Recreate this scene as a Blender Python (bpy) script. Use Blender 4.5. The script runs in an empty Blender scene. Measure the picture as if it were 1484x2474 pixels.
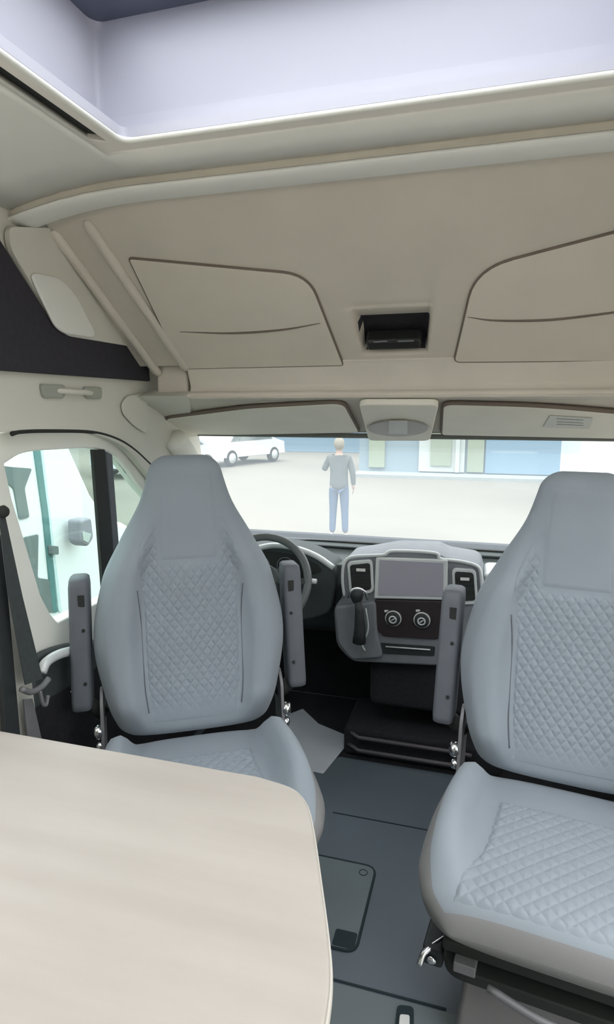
import bpy, bmesh, math, random
from mathutils import Vector, Matrix
random.seed(7)
R = math.radians
SC = bpy.context.scene
COL = SC.collection

# ------------------------------------------------------------------ camera
F, CX, CY = 1480.0, 742.0, 1237.0
CAM_H, YAW, PITCH = 1.4, R(16.3), R(9.5)
cam_d = bpy.data.cameras.new('camera'); cam = bpy.data.objects.new('camera', cam_d)
COL.objects.link(cam); SC.camera = cam
cam.location = (0, 0, CAM_H)
cam.rotation_euler = (R(90) - PITCH, 0, YAW)
cam_d.sensor_fit = 'VERTICAL'; cam_d.sensor_height = 24.0
cam_d.lens = 24.0 * F / 2474.0
cam_d.clip_start = 0.02; cam_d.clip_end = 300
_f = Vector((-math.sin(YAW) * math.cos(PITCH), math.cos(YAW) * math.cos(PITCH), -math.sin(PITCH)))
_r = Vector((math.cos(YAW), math.sin(YAW), 0)); _u = _r.cross(_f); _c = Vector((0, 0, CAM_H))

# ------------------------------------------------------------------ sky, lamps, exposure
w = bpy.data.worlds.new('world'); SC.world = w; w.use_nodes = True
nt = w.node_tree; bg = nt.nodes['Background']
tc = nt.nodes.new('ShaderNodeTexCoord'); sep = nt.nodes.new('ShaderNodeSeparateXYZ')
cr = nt.nodes.new('ShaderNodeValToRGB')
nt.links.new(tc.outputs['Generated'], sep.inputs[0]); nt.links.new(sep.outputs['Z'], cr.inputs[0])
cr.color_ramp.elements[0].position = 0.0; cr.color_ramp.elements[0].color = (0.17, .18, 0.18, 1)
cr.color_ramp.elements[1].position = 0.95; cr.color_ramp.elements[1].color = (1.0, 1.0, 1.0, 1)
nt.links.new(cr.outputs[0], bg.inputs['Color']); bg.inputs['Strength'].default_value = 4.2
SUN = bpy.data.lights.new('sun', 'SUN'); SUN.energy = 0.4; SUN.angle = R(25); SUN.color = (1, .97, .92)
so = bpy.data.objects.new('sun', SUN); COL.objects.link(so); so.rotation_euler = (R(38), 0, R(-25))
SC.view_settings.view_transform = 'Standard'; SC.view_settings.look = 'None'
SC.view_settings.gamma = 1.0; SC.view_settings.use_curve_mapping = False
SC.view_settings.exposure = 0.32
FILL_SPOT_W = 5.0
FILL_STRIP_W = 9.0

def PX(x, y, X=None, Y=None, Z=None, plane=None):
    d = _f * F + _r * (x - CX) - _u * (y - CY)
    if plane:
        p0, n = plane; t = (Vector(p0) - _c).dot(n) / d.dot(n)
    elif X is not None: t = (X - _c.x) / d.x
    elif Y is not None: t = (Y - _c.y) / d.y
    else: t = (Z - _c.z) / d.z
    return _c + d * t

# ------------------------------------------------------------------ materials
def mat(name, col, rough=0.6, var=0.05, vs=12.0, bump=0.0, bs=200.0, metal=0.0, spec=0.4, emit=None, coat=0.0, stretch=None, col2=None, sheen=0.0):
    m = bpy.data.materials.new(name); m.use_nodes = True; n = m.node_tree; b = n.nodes['Principled BSDF']
    t = n.nodes.new('ShaderNodeTexCoord'); mp = n.nodes.new('ShaderNodeMapping')
    n.links.new(t.outputs['Object'], mp.inputs[0])
    if stretch: mp.inputs['Scale'].default_value = stretch
    no = n.nodes.new('ShaderNodeTexNoise'); no.inputs['Scale'].default_value = vs; no.inputs['Detail'].default_value = 4
    n.links.new(mp.outputs[0], no.inputs[0])
    r = n.nodes.new('ShaderNodeValToRGB')
    c1 = [max(0, c * (1 - var)) for c in col]; c2 = col2 or [min(1, c * (1 + var)) for c in col]
    r.color_ramp.elements[0].position = .3; r.color_ramp.elements[1].position = .7
    r.color_ramp.elements[0].color = (*c1, 1); r.color_ramp.elements[1].color = (*c2, 1)
    n.links.new(no.outputs['Fac'], r.inputs[0]); n.links.new(r.outputs[0], b.inputs['Base Color'])
    b.inputs['Roughness'].default_value = rough; b.inputs['Metallic'].default_value = metal
    b.inputs['Specular IOR Level'].default_value = spec; b.inputs['Coat Weight'].default_value = coat
    b.inputs['Sheen Weight'].default_value = sheen
    if bump:
        n2 = n.nodes.new('ShaderNodeTexNoise'); n2.inputs['Scale'].default_value = bs; n2.inputs['Detail'].default_value = 3
        bn = n.nodes.new('ShaderNodeBump'); bn.inputs['Strength'].default_value = bump; bn.inputs['Distance'].default_value = .002
        n.links.new(t.outputs['Object'], n2.inputs[0]); n.links.new(n2.outputs['Fac'], bn.inputs['Height']); n.links.new(bn.outputs[0], b.inputs['Normal'])
    if emit:
        b.inputs['Emission Color'].default_value = (*emit[0], 1); b.inputs['Emission Strength'].default_value = emit[1]
    return m
def glass(name, tint, gloss=0.06, haze=0.0, hz=(.8, .9, 1)):
    m = bpy.data.materials.new(name); m.use_nodes = True; n = m.node_tree; n.nodes.remove(n.nodes['Principled BSDF'])
    out = n.nodes['Material Output']; tr = n.nodes.new('ShaderNodeBsdfTransparent'); tr.inputs[0].default_value = (*tint, 1)
    gl = n.nodes.new('ShaderNodeBsdfGlossy'); gl.inputs['Roughness'].default_value = .02
    mx = n.nodes.new('ShaderNodeMixShader'); lw = n.nodes.new('ShaderNodeLayerWeight'); lw.inputs[0].default_value = .25
    mu = n.nodes.new('ShaderNodeMath'); mu.operation = 'MULTIPLY'; mu.inputs[1].default_value = gloss * 4
    n.links.new(lw.outputs['Fresnel'], mu.inputs[0]); n.links.new(mu.outputs[0], mx.inputs[0])
    n.links.new(tr.outputs[0], mx.inputs[1]); n.links.new(gl.outputs[0], mx.inputs[2])
    last = mx
    if haze:
        tl = n.nodes.new('ShaderNodeBsdfTranslucent'); tl.inputs[0].default_value = (*hz, 1)
        m2 = n.nodes.new('ShaderNodeMixShader'); m2.inputs[0].default_value = haze
        n.links.new(mx.outputs[0], m2.inputs[1]); n.links.new(tl.outputs[0], m2.inputs[2]); last = m2
    n.links.new(last.outputs[0], out.inputs[0])
    return m

M = {}
M['ceil'] = mat('ceiling_vinyl', (.84, .80, .745), .7, .03, 4)
M['ceilg'] = mat('ceiling_panel', (.83, .83, .79), .6, .02, 4)
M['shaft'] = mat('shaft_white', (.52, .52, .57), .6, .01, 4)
M['console'] = mat('console_plastic', (.62, .575, .50), .65, .03, 6, .08, 400)
M['panel'] = mat('console_panel', (.68, .63, .545), .65, .03, 6, .08, 400)
M['groove'] = mat('groove_dark', (.18, .145, .12), .8)
M['liner'] = mat('headliner', (.68, .635, .56), .8, .03, 8, .1, 500)
M['visor'] = mat('visor_vinyl', (.82, .79, .70), .7, .03, 8)
M['wall'] = mat('wall_lining', (.70, .69, .62), .7, .03, 5)
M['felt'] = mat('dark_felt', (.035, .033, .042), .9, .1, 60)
M['cream'] = mat('door_cream', (.90, .90, .83), .5, .02, 5)
M['rubber'] = mat('rubber', (.025, .028, .026), .7)
M['blk'] = mat('black_plastic', (.03, .034, .036), .5, .1, 30)
M['dash'] = mat('dash_plastic', (.055, .066, .066), .6, .06, 40, .2, 600)
M['dashsilver'] = mat('dash_silver', (.72, .75, .75), .4, .04, 20, metal=.2)
M['dashgrey'] = mat('dash_grey', (.20, .21, .23), .5, .06, 30, .15, 500)
M['chrome'] = mat('chrome', (.75, .76, .78), .18, .02, metal=1.0)
M['screen'] = mat('screen_glass', (.38, .37, .43), .25, .03, 3, spec=.6)  # pale base colour carries the bright reflection on the display
M['clim'] = mat('climate_face', (.034, .025, .028), .4, .08, 20)
M['white'] = mat('white_mark', (.78, .78, .76), .5, .02)
M['seat'] = mat('seat_fabric', (.275, .315, .352), .75, .03, 5, .15, 700, sheen=.15)
M['quilt'] = mat('seat_quilt', (.27, .31, .35), .75, .04, 6, .2, 700, sheen=.15)
M['seatside'] = mat('seat_side_grey', (.235, .235, .235), .8, .03, 6, .15, 700)  # darker neutral grey for the lower and front cushion faces
M['arm'] = mat('armrest_vinyl', (.125, .135, .155), .55, .05, 20)
M['steel'] = mat('painted_steel', (.22, .22, .23), .5, .06, 20, metal=.3)
M['floor'] = mat('floor_vinyl', (.115, .14, .165), .45, .07, 3, .1, 300)
M['carpet'] = mat('cab_carpet', (.018, .018, .022), .95, .2, 80, .4, 500)
M['mat'] = mat('floor_mat', (.55, .57, .63), .8, .05, 8)
M['line'] = mat('floor_seam', (.015, .03, .035), .7)
M['wood'] = mat('table_oak', (.46, .42, .375), .45, .0, 3.0, col2=(.525, .485, .435), stretch=(.55, 4.5, 1))
M['woodedge'] = mat('table_edge', (.62, .59, .53), .4, .02, 6)
M['ground'] = mat('concrete_yard', (.20, .185, .155), .9, .05, .35)
M['vanwhite'] = mat('van_paint', (.85, .87, .88), .3, .01, 2, spec=.5)
M['vanglass'] = mat('van_dark_glass', (.16, .19, .19), .2, .1, 3)
M['teal'] = mat('teal_trim', (.10, .22, .22), .6)
M['blue'] = mat('blue_wall', (.20, .32, .42), .8, .04, .4)
M['blue2'] = mat('pale_blue_wall', (.25, .33, .38), .8, .04, .4)
M['olive'] = mat('olive_panel', (.30, .35, .26), .8, .06, .6)
M['pale'] = mat('pale_panel', (.52, .56, .54), .7, .02, 1)
M['leaf'] = mat('leaves', (.10, .36, .26), .8, .35, 5)
M['bark'] = mat('bark', (.12, .09, .07), .9, .2, 10)
M['jacket'] = mat('jacket_grey', (.11, .125, .125), .9, .05, 12)
M['jeans'] = mat('jeans_blue', (.09, .135, .22), .9, .08, 20)
M['skin'] = mat('skin', (.42, .30, .24), .6, .03, 10)
M['hair'] = mat('hair_fair', (.34, .31, .25), .8, .1, 60)
M['tyre'] = mat('tyre', (.03, .03, .03), .9)
M['windshield'] = glass('windshield_glass', (.95, .97, .97), .04, .08, (.85, .93, 1))
M['sideglass'] = glass('side_glass', (.86, .97, .95), .04)
M['skyglass'] = glass('skylight_glass', (.94, .96, 1.0), .04)

# ------------------------------------------------------------------ helpers
def link(name, bm, m, parent=None, smooth=False, kind=None, bev=0, sub=0, label=None):
    bmesh.ops.remove_doubles(bm, verts=bm.verts, dist=1e-6)
    bmesh.ops.recalc_face_normals(bm, faces=bm.faces)
    me = bpy.data.meshes.new(name); bm.to_mesh(me); bm.free()
    ms = m if isinstance(m, (list, tuple)) else [m]
    for x in ms: me.materials.append(x)
    if smooth:
        for p in me.polygons: p.use_smooth = True
    o = bpy.data.objects.new(name, me); COL.objects.link(o)
    if parent: o.parent = parent
    if kind: o['kind'] = kind
    if label: o['label'] = label
    if bev:
        b = o.modifiers.new('b', 'BEVEL'); b.width = bev; b.segments = 3; b.limit_method = 'ANGLE'; b.angle_limit = R(35)
        for p in me.polygons: p.use_smooth = True
        e = o.modifiers.new('w', 'WEIGHTED_NORMAL')
    if sub:
        s = o.modifiers.new('s', 'SUBSURF'); s.levels = sub; s.render_levels = sub
    return o
def thing(name, label, cat, loc=(0, 0, 0), rz=0, group=None):
    o = bpy.data.objects.new(name, None); COL.objects.link(o); o.location = loc; o.rotation_euler = (0, 0, rz)
    o.empty_display_size = .05
    o['label'] = label; o['category'] = cat
    if group: o['group'] = group
    return o
def tag(o, label, cat, group=None):
    o['label'] = label; o['category'] = cat
    if group: o['group'] = group
    return o
def box(bm, c, d, rot=None):
    r = bmesh.ops.create_cube(bm, size=1)['verts']
    mt = Matrix.Translation(Vector(c)) @ (rot if rot else Matrix()) @ Matrix.Diagonal((*d, 1))
    bmesh.ops.transform(bm, matrix=mt, verts=r); return r
def bx(name, c, d, m, parent=None, bev=.004, rot=None, **k):
    bm = bmesh.new(); box(bm, (0, 0, 0), d, rot); o = link(name, bm, m, parent, bev=bev, **k); o.location = c; return o
def prism(bm, pts, vec):
    """closed outline extruded by vec"""
    a = [bm.verts.new(p) for p in pts]; b = [bm.verts.new(Vector(p) + Vector(vec)) for p in pts]
    n = len(a); bm.faces.new(a); bm.faces.new(b[::-1])
    for i in range(n): bm.faces.new((a[i], b[i], b[(i + 1) % n], a[(i + 1) % n]))
def plate(bm, outer, holes, vec):
    """outline with holes, extruded"""
    loops = [outer] + list(holes); vec = Vector(vec); edges = []; vs = []
    for lp in loops:
        v = [bm.verts.new(p) for p in lp]; vs.append(v)
        for i in range(len(v)): edges.append(bm.edges.new((v[i], v[(i + 1) % len(v)])))
    fs = bmesh.ops.triangle_fill(bm, edges=edges, use_beauty=True, use_dissolve=False)['geom']
    fs = [f for f in fs if isinstance(f, bmesh.types.BMFace)]
    mp = {v: bm.verts.new(v.co + vec) for l in vs for v in l}
    for f in fs: bm.faces.new([mp[v] for v in reversed(f.verts)])
    for v in vs:
        for i in range(len(v)):
            a, b = v[i], v[(i + 1) % len(v)]; bm.faces.new((a, b, mp[b], mp[a]))
def rnd(pts, r, seg=6):
    """round the corners of a closed outline"""
    out = []; n = len(pts); P = [Vector(p) for p in pts]
    for i in range(n):
        p = P[i]; a = P[i - 1] - p; b = P[(i + 1) % n] - p; rr = r[i] if isinstance(r, (list, tuple)) else r
        d = min(rr, a.length * .45, b.length * .45)
        if d < 1e-5: out.append(p); continue
        s = p + a.normalized() * d; e = p + b.normalized() * d
        for k in range(seg + 1):
            t = k / seg; out.append(s * (1 - t) ** 2 + p * 2 * t * (1 - t) + e * t * t)
    return out
def smoothline(pts, n=8, closed=False):
    P = [Vector(p) for p in pts]; out = []; m = len(P)
    rng = range(m if closed else m - 1)
    for i in rng:
        p0 = P[(i - 1) % m] if closed or i > 0 else P[0] * 2 - P[1]
        p1 = P[i]; p2 = P[(i + 1) % m]; p3 = P[(i + 2) % m] if closed or i + 2 < m else p2 * 2 - p1
        for k in range(n):
            t = k / n
            out.append(.5 * ((2 * p1) + (p2 - p0) * t + (2 * p0 - 5 * p1 + 4 * p2 - p3) * t * t + (3 * p1 - p0 - 3 * p2 + p3) * t ** 3))
    if not closed: out.append(P[-1])
    return out
def tube(bm, pts, r, seg=10, closed=False, flat=None):
    """sweep of a circle (or ellipse r x flat, flat measured along 'up') with capped ends"""
    P = [Vector(p) for p in pts]; n = len(P); rings = []; prev = None
    for i, p in enumerate(P):
        t = (P[(i + 1) % n] - P[i - 1]) if (closed or 0 < i < n - 1) else (P[1] - P[0] if i == 0 else P[-1] - P[-2])
        t.normalize()
        if prev is None:
            a = Vector((0, 0, 1)) if abs(t.z) < .9 else Vector((0, 1, 0)); prev = (a - t * a.dot(t)).normalized()
        else: prev = (prev - t * prev.dot(t)).normalized()
        s = t.cross(prev); ri = r[i] if isinstance(r, (list, tuple)) else r; rf = flat if flat else ri
        rings.append([bm.verts.new(p + s * ri * math.cos(q) + prev * rf * math.sin(q)) for q in [2 * math.pi * k / seg for k in range(seg)]])
    for i in range(n if closed else n - 1):
        a, b = rings[i], rings[(i + 1) % n]
        for k in range(seg): bm.faces.new((a[k], a[(k + 1) % seg], b[(k + 1) % seg], b[k]))
    if not closed: bm.faces.new(rings[0][::-1]); bm.faces.new(rings[-1])
def grid(bm, f, nu, nv, skip=None):
    V = [[bm.verts.new(f(i / nu, j / nv)) for i in range(nu + 1)] for j in range(nv + 1)]
    for j in range(nv):
        for i in range(nu):
            if skip and skip(i, j): continue
            bm.faces.new((V[j][i], V[j][i + 1], V[j + 1][i + 1], V[j + 1][i]))
    return V
def loft(bm, rings, closed=True, cap=True):
    V = [[bm.verts.new(p) for p in rg] for rg in rings]; n = len(V[0])
    for j in range(len(V) - 1):
        for i in range(n if closed else n - 1):
            bm.faces.new((V[j][i], V[j][(i + 1) % n], V[j + 1][(i + 1) % n], V[j + 1][i]))
    if cap: bm.faces.new(V[0][::-1]); bm.faces.new(V[-1])
def lathe(bm, prof, seg=28, mt=None):
    rings = [[Vector((r * math.cos(2 * math.pi * k / seg), r * math.sin(2 * math.pi * k / seg), z)) for k in range(seg)] for r, z in prof]
    if mt: rings = [[mt @ v for v in r] for r in rings]
    loft(bm, rings)
def frame_to(p, z, x=None):
    z = Vector(z).normalized(); a = Vector(x) if x else (Vector((0, 0, 1)) if abs(z.z) < .9 else Vector((1, 0, 0)))
    y = z.cross(a).normalized(); x = y.cross(z)
    return Matrix.Translation(Vector(p)) @ Matrix((x, y, z)).transposed().to_4x4()
def solid(o, t, off=1): s = o.modifiers.new('sol', 'SOLIDIFY'); s.thickness = t; s.offset = off; return o
def interp(tab, x):
    """monotone cubic through the table"""
    n = len(tab)
    if x <= tab[0][0]: return tab[0][1]
    if x >= tab[-1][0]: return tab[-1][1]
    def sl(k): return (tab[k + 1][1] - tab[k][1]) / (tab[k + 1][0] - tab[k][0])
    def m(k):
        if k == 0: return sl(0)
        if k == n - 1: return sl(n - 2)
        a, b = sl(k - 1), sl(k)
        return 0 if a * b <= 0 else 2 * a * b / (a + b)
    for k in range(n - 1):
        if x <= tab[k + 1][0]:
            h = tab[k + 1][0] - tab[k][0]; t = (x - tab[k][0]) / h
            return (2 * t ** 3 - 3 * t * t + 1) * tab[k][1] + (t ** 3 - 2 * t * t + t) * h * m(k) + (-2 * t ** 3 + 3 * t * t) * tab[k + 1][1] + (t ** 3 - t * t) * h * m(k + 1)
def ss(a, b, x):
    t = max(0, min(1, (x - a) / (b - a))); return t * t * (3 - 2 * t)

# ================================================================== SETTING
XL, XR, XC = -1.17, .63, -.27
# floor
bm = bmesh.new(); box(bm, (XC, .5, -.02), (1.86, 4.6, .04)); link('floor', bm, M['floor'], kind='structure')
# ceiling with the roof-window opening
ZC = 1.95
HX0, HX1, HY0, HY1, YF = -.745, .205, .35, 1.2, 1.352
def cz(x):
    d = max(0, abs(x - XC) - .55) / .37; return ZC - .045 * d * d
xs = sorted(set([XC - .92 + .092 * i for i in range(21)] + [HX0 - .055, HX1 + .055])); ys = [-1.8, -.8, 0, HY0 - .05, HY1 + .03, YF]
bm = bmesh.new()
V = [[bm.verts.new((x, y, cz(x))) for x in xs] for y in ys]
for j in range(len(ys) - 1):
    for i in range(len(xs) - 1):
        if ys[j] >= HY0 - .06 and ys[j + 1] <= HY1 + .04 and xs[i] >= HX0 - .06 and xs[i + 1] <= HX1 + .06: continue
        bm.faces.new((V[j][i], V[j][i + 1], V[j + 1][i + 1], V[j + 1][i]))
o = link('ceiling', bm, M['ceilg'], smooth=True, kind='structure'); solid(o, .02, -1)
# frame ring around the opening
def rr(x0, x1, y0, y1, z, r=.05): return rnd([(x0, y0, z), (x1, y0, z), (x1, y1, z), (x0, y1, z)], r, 8)
bm = bmesh.new()
slot0, slot1 = PX(0, 178, Z=ZC - .012), PX(240, 343, Z=ZC - .012); sx = (slot0.x + slot1.x) / 2; sy = slot1.y
slot = [(sx - .032, .4, ZC - .014), (sx + .018, .4, ZC - .014), (sx + .018, sy, ZC - .014), (sx - .032, sy - .035, ZC - .014)]
outer = rnd([(sx - .085, .25, ZC - .014), (HX1 + .13, .25, ZC - .014), (HX1 + .13, YF - .012, ZC - .014), (sx - .085, YF - .012, ZC - .014)], .09, 8)
plate(bm, outer, [rr(HX0, HX1, HY0, HY1, ZC - .014, .03), slot], (0, 0, .013))
ring = link('trim_1', bm, M['ceil'], kind='structure', bev=.004)
bm = bmesh.new(); box(bm, (sx - .007, (.4 + sy) / 2, ZC - .0015), (.056, sy - .4, .002)); link('blind_slot', bm, M['rubber'], ring)
# shaft
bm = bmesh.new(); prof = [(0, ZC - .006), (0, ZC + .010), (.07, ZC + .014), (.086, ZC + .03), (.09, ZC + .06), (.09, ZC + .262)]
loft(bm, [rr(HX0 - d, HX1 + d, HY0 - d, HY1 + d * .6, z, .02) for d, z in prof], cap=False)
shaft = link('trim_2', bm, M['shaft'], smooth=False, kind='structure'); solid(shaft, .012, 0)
bm = bmesh.new(); tube(bm, rr(HX0 + .001, HX1 - .001, HY0 + .001, HY1 - .001, ZC - .010, .03), .006, 8, closed=True); link('edge_bead', bm, M['cream'], ring, smooth=True)
# roof window
d = .085
bm = bmesh.new(); zt = ZC + .245
plate(bm, rr(HX0 - d, HX1 + d, HY0 - d, HY1 + d * .6, zt, .04), [rr(HX0 - .02, HX1 + .02, HY0 - .02, HY1 - .0, zt, .05)], (0, 0, .03))
sk = link('window_1', bm, mat('skylight_frame', (.10, .11, .15), .5), kind='structure', bev=.004)
bm = bmesh.new(); plate(bm, rr(HX0 - .03, HX1 + .03, HY0 - .03, HY1 + .01, zt + .012, .05), [], (0, 0, .006)); link('pane', bm, M['skyglass'], sk)

# step band under the soffit front and light strip
CURVE = [(XC - .93 + .062 * i) for i in range(31)]
bm = bmesh.new()
rows = []
for x in CURVE:
    z0 = cz(x); rows.append([Vector((x, YF - .002, z0 + .01)), Vector((x, YF, z0 - .002)), Vector((x, YF + .006, z0 - .03)), Vector((x, YF + .002, z0 - .042))])
loft(bm, rows, closed=False, cap=False); o = link('trim_3', bm, M['liner'], smooth=True, kind='structure'); solid(o, .012, 1)
bm = bmesh.new(); rows = []
for x in CURVE:
    z0 = cz(x) - .044; rows.append([Vector((x, YF - .004 + .05 * (1 - math.cos(q)) * .9, z0 - .012 * math.sin(q) + .004)) for q in [math.pi * k / 8 for k in range(9)]])
loft(bm, rows, closed=False, cap=False); o = link('trim_4', bm, M['ceilg'], smooth=True, kind='structure'); solid(o, .01, 1)

# ---- overhead console over the cab
Y0, Z0, Y1, Z1 = 1.44, 1.905, 1.90, 1.545
CD = Vector((0, Y1 - Y0, Z1 - Z0)); CL = CD.length; CDn = CD.normalized(); CN = Vector((0, -CDn.z * -1, 0))
CN = Vector((0, CDn.z, -CDn.y)).normalized()       # towards the cabin (down and back)
if CN.z > 0: CN = -CN
PLANE = ((0, Y0, Z0), CN)
con = thing('overhead_console', 'beige overhead storage console between the roof window and the windscreen', 'overhead console', (XC, Y1, Z1))
con_i = Matrix.Translation((-XC, -Y1, -Z1))
def CP(px, py, off=0.0): return con_i @ (PX(px, py, plane=PLANE) + CN * off)
cL, cR = -1.150, .61
chan = [PX(848, 745, plane=PLANE), PX(1045, 742, plane=PLANE), PX(1030, 850, plane=PLANE), PX(878, 850, plane=PLANE)]
sA = (chan[0] - Vector((0, Y0, Z0))).dot(CDn); sB = (chan[2] - Vector((0, Y0, Z0))).dot(CDn)
def cdepth(X, s):
    # centre channel, gently recessed, plunging into the dark cubby
    t = (s - sA) / (sB - sA); tt = max(0, min(1, t))
    x0 = chan[0].x + (chan[3].x - chan[0].x) * tt; x1 = chan[1].x + (chan[2].x - chan[1].x) * tt
    ins = ss(x0 - .004, x0 + .006, X) * (1 - ss(x1 - .006, x1 + .004, X))
    soft = ss(x0 - .05, x0 + .01, X) * (1 - ss(x1 - .008, x1 + .008, X)) * ss(sA - .22, sA - .02, s) * (1 - ss(sA, sA + .01, s))
    deep = ins * ss(sA - .02, sA + (sB - sA) * .75, s) * (1 - ss(sB - .004, sB + .006, s))
    return .006 * soft + .07 * deep
ny = 130
bm = bmesh.new()
xs2 = [cL + (cR - cL) * i / 220 for i in range(221)]
def cf(u, v):
    X = cL + (cR - cL) * u; s = -.02 + (CL + .02) * v
    dd = cdepth(X, s)
    return con_i @ (Vector((X, Y0, Z0)) + CDn * s - CN * dd)
V = grid(bm, cf, 320, 130)
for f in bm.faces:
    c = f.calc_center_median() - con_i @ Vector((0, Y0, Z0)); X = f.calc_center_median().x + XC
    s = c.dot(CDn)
    if s > sA and cdepth(X, s) > .040: f.material_index = 1  # dark material puts the shade of the cubby's depth into colour
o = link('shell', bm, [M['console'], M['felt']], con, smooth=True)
# tray in the cubby
bm = bmesh.new()
tw = chan[2].x - chan[3].x
pc = (chan[2] + chan[3]) / 2
mt = con_i @ frame_to(pc - CN * .022 - CDn * .028, CN, (1, 0, 0))
for v in box(bm, (0, 0, 0), (tw * .86, .040, .05)): v.co = mt @ v.co
tray = link('cubby_tray', bm, mat('tray_black', (.022, .022, .022), .35), con, bev=.01)
bm = bmesh.new(); e0 = mt @ Vector((-tw * .36, .0, 0)); 
tube(bm, [mt @ Vector((-tw * .30 + tw * .22 * k / 4, -.020 if mt.to_3x3().col[1].dot(CDn) > 0 else .020, .026 + .001 * math.sin(k * 1.6))) for k in range(5)], .0022, 8)
link('metal_clip', bm, M['dashgrey'], tray, smooth=True); bm = bmesh.new(); tube(bm, [mt @ Vector((tw * .08 + tw * .25 * k / 4, -.020 if mt.to_3x3().col[1].dot(CDn) > 0 else .020, .027)) for k in range(5)], .0022, 8)
link('metal_clip', bm, M['dashgrey'], tray, smooth=True)

def slab(name, pxs, r, off, th, m, parent, plane=PLANE, inv=con_i, bev=.004, seg=6, label=None, n=CN):
    pts = rnd([inv @ (PX(x, y, plane=plane) + n * (off - .003)) for x, y in pxs], r, seg)
    bm = bmesh.new(); prism(bm, pts, n * (th + .003)); return link(name, bm, m, parent, bev=bev, label=label)
# storage panels with a dark joint around them and a finger-pull lip
PL = [(312, 622), (745, 662), (830, 880), (440, 889)]
PR = [(1150, 648), (1560, 540), (1560, 868), (1098, 872)]
def storage(pxs, rad, seam_px, lip):
    g = slab('storage_panel', pxs, rad, 0, .006, M['panel'], con, bev=.003)
    pts = rnd([PX(x, y, plane=PLANE) + CN * .002 for x, y in pxs], rad, 8)
    bm = bmesh.new(); tube(bm, [con_i @ p for p in pts], .0040, 6, closed=True); link('panel_joint', bm, M['groove'], g, smooth=True)
    bm = bmesh.new(); L = [con_i @ (PX(x, y, plane=PLANE) + CN * .0065) for x, y in lip]; L = smoothline(L, 6)
    n = len(L); tube(bm, L, [.0006 + .0034 * math.sin(math.pi * (i + .5) / n) for i in range(n)], 6); link('finger_lip', bm, M['groove'], g, smooth=True)
storage(PL, [.012, .07, .01, .01], None, [(435, 798), (560, 801), (680, 793), (775, 777)])
storage(PR, [.09, .01, .01, .02], None, [(1130, 762), (1200, 770), (1330, 768), (1484, 750), (1555, 738)])
# side ribs on both flanks
def rib(a, b, wd, ht, m):
    bm = bmesh.new(); A = con_i @ a; B = con_i @ b; dv = (B - A); t = dv.normalized(); s = t.cross(CN).normalized()
    rings = []
    for q in (0, .03, .5, .97, 1):
        k = .6 if q in (0, 1) else 1
        rings.append([A + dv * q + s * wd / 2 * cx * k + CN * (ht * cy * k - .002) for cx, cy in ((-1, 0), (-.8, .7), (-.3, 1), (.3, 1), (.8, .7), (1, 0))])
    loft(bm, rings); return link('side_rib', bm, m, con, smooth=True)
for a, b in (((208, 532), (452, 893)), ((128, 556), (385, 905))):
    A, B = PX(*a, plane=PLANE), PX(*b, plane=PLANE); rib(A, B, .035, .016, M['liner'])
    A2, B2 = A.copy(), B.copy(); A2.x = 2 * XC - A.x; B2.x = 2 * XC - B.x; rib(A2, B2, .035, .016, M['liner'])

bm = bmesh.new(); sh = [(1.30, 1.985), (1.30, 2.01), (1.62, 2.01), (2.42, 1.52), (2.42, 1.40), (2.36, 1.40), (2.36, 1.50), (1.60, 1.985)]
loft(bm, [[Vector((x, y, z)) for y, z in sh] for x in (-1.24, .70)]); link('ceiling_shell', bm, M['vanwhite'], kind='structure')
# ---- cross beam and cab headliner
zb = lambda py: PX(800, py, Y=Y1 + .005).z
bm = bmesh.new()
pr_ = [(Y1 - .012, zb(874) + .003), (Y1 + .006, zb(884)), (Y1 + .03, zb(930)), (Y1 + .02, zb(952)), (Y1 + .005, zb(960)), (Y1 + .05, zb(968)), (Y1 + .20, 1.47), (Y1 + .1, 1.6)]
X0b, X1b = PX(449, 920, Y=Y1).x, .49
loft(bm, [[Vector((x, y, z)) for y, z in pr_] for x in (X0b, .66)]); link('trim_5', bm, M['liner'], kind='structure', bev=.006)
WT_Y, WT_Z = 2.28, PX(800, 1052, Y=2.28).z
HL_A = Vector((0, Y1 + .012, zb(958))); HL_B = Vector((0, WT_Y, WT_Z + .012)); HLD = (HL_B - HL_A).normalized()
HN = Vector((0, HLD.z, -HLD.y)); HN = HN if HN.z < 0 else -HN
HPL = (tuple(HL_A), HN)
bm = bmesh.new()
rows = []
for i in range(41):
    x = X0b - .05 + (.66 - X0b + .05) * i / 40; e = max(0, (abs(x - XC) - .72) / .2); row = []
    for k in range(9):
        t = k / 8; p = HL_A.lerp(HL_B, t); row.append(Vector((x, p.y - .10 * e * t, p.z - .05 * e * e * t + .006 * math.sin(math.pi * t))))
    rows.append(row)
loft(bm, rows, closed=False, cap=False); o = link('trim_6', bm, M['liner'], smooth=True, kind='structure'); solid(o, .02, 1)
I0 = Matrix()
# windscreen header shade band
bm = bmesh.new(); box(bm, (XC, WT_Y + .012, WT_Z), (1.72, .03, .018)); link('trim_7', bm, mat('header_band', (.17, .18, .165), .7), kind='structure', bev=.004)
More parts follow.
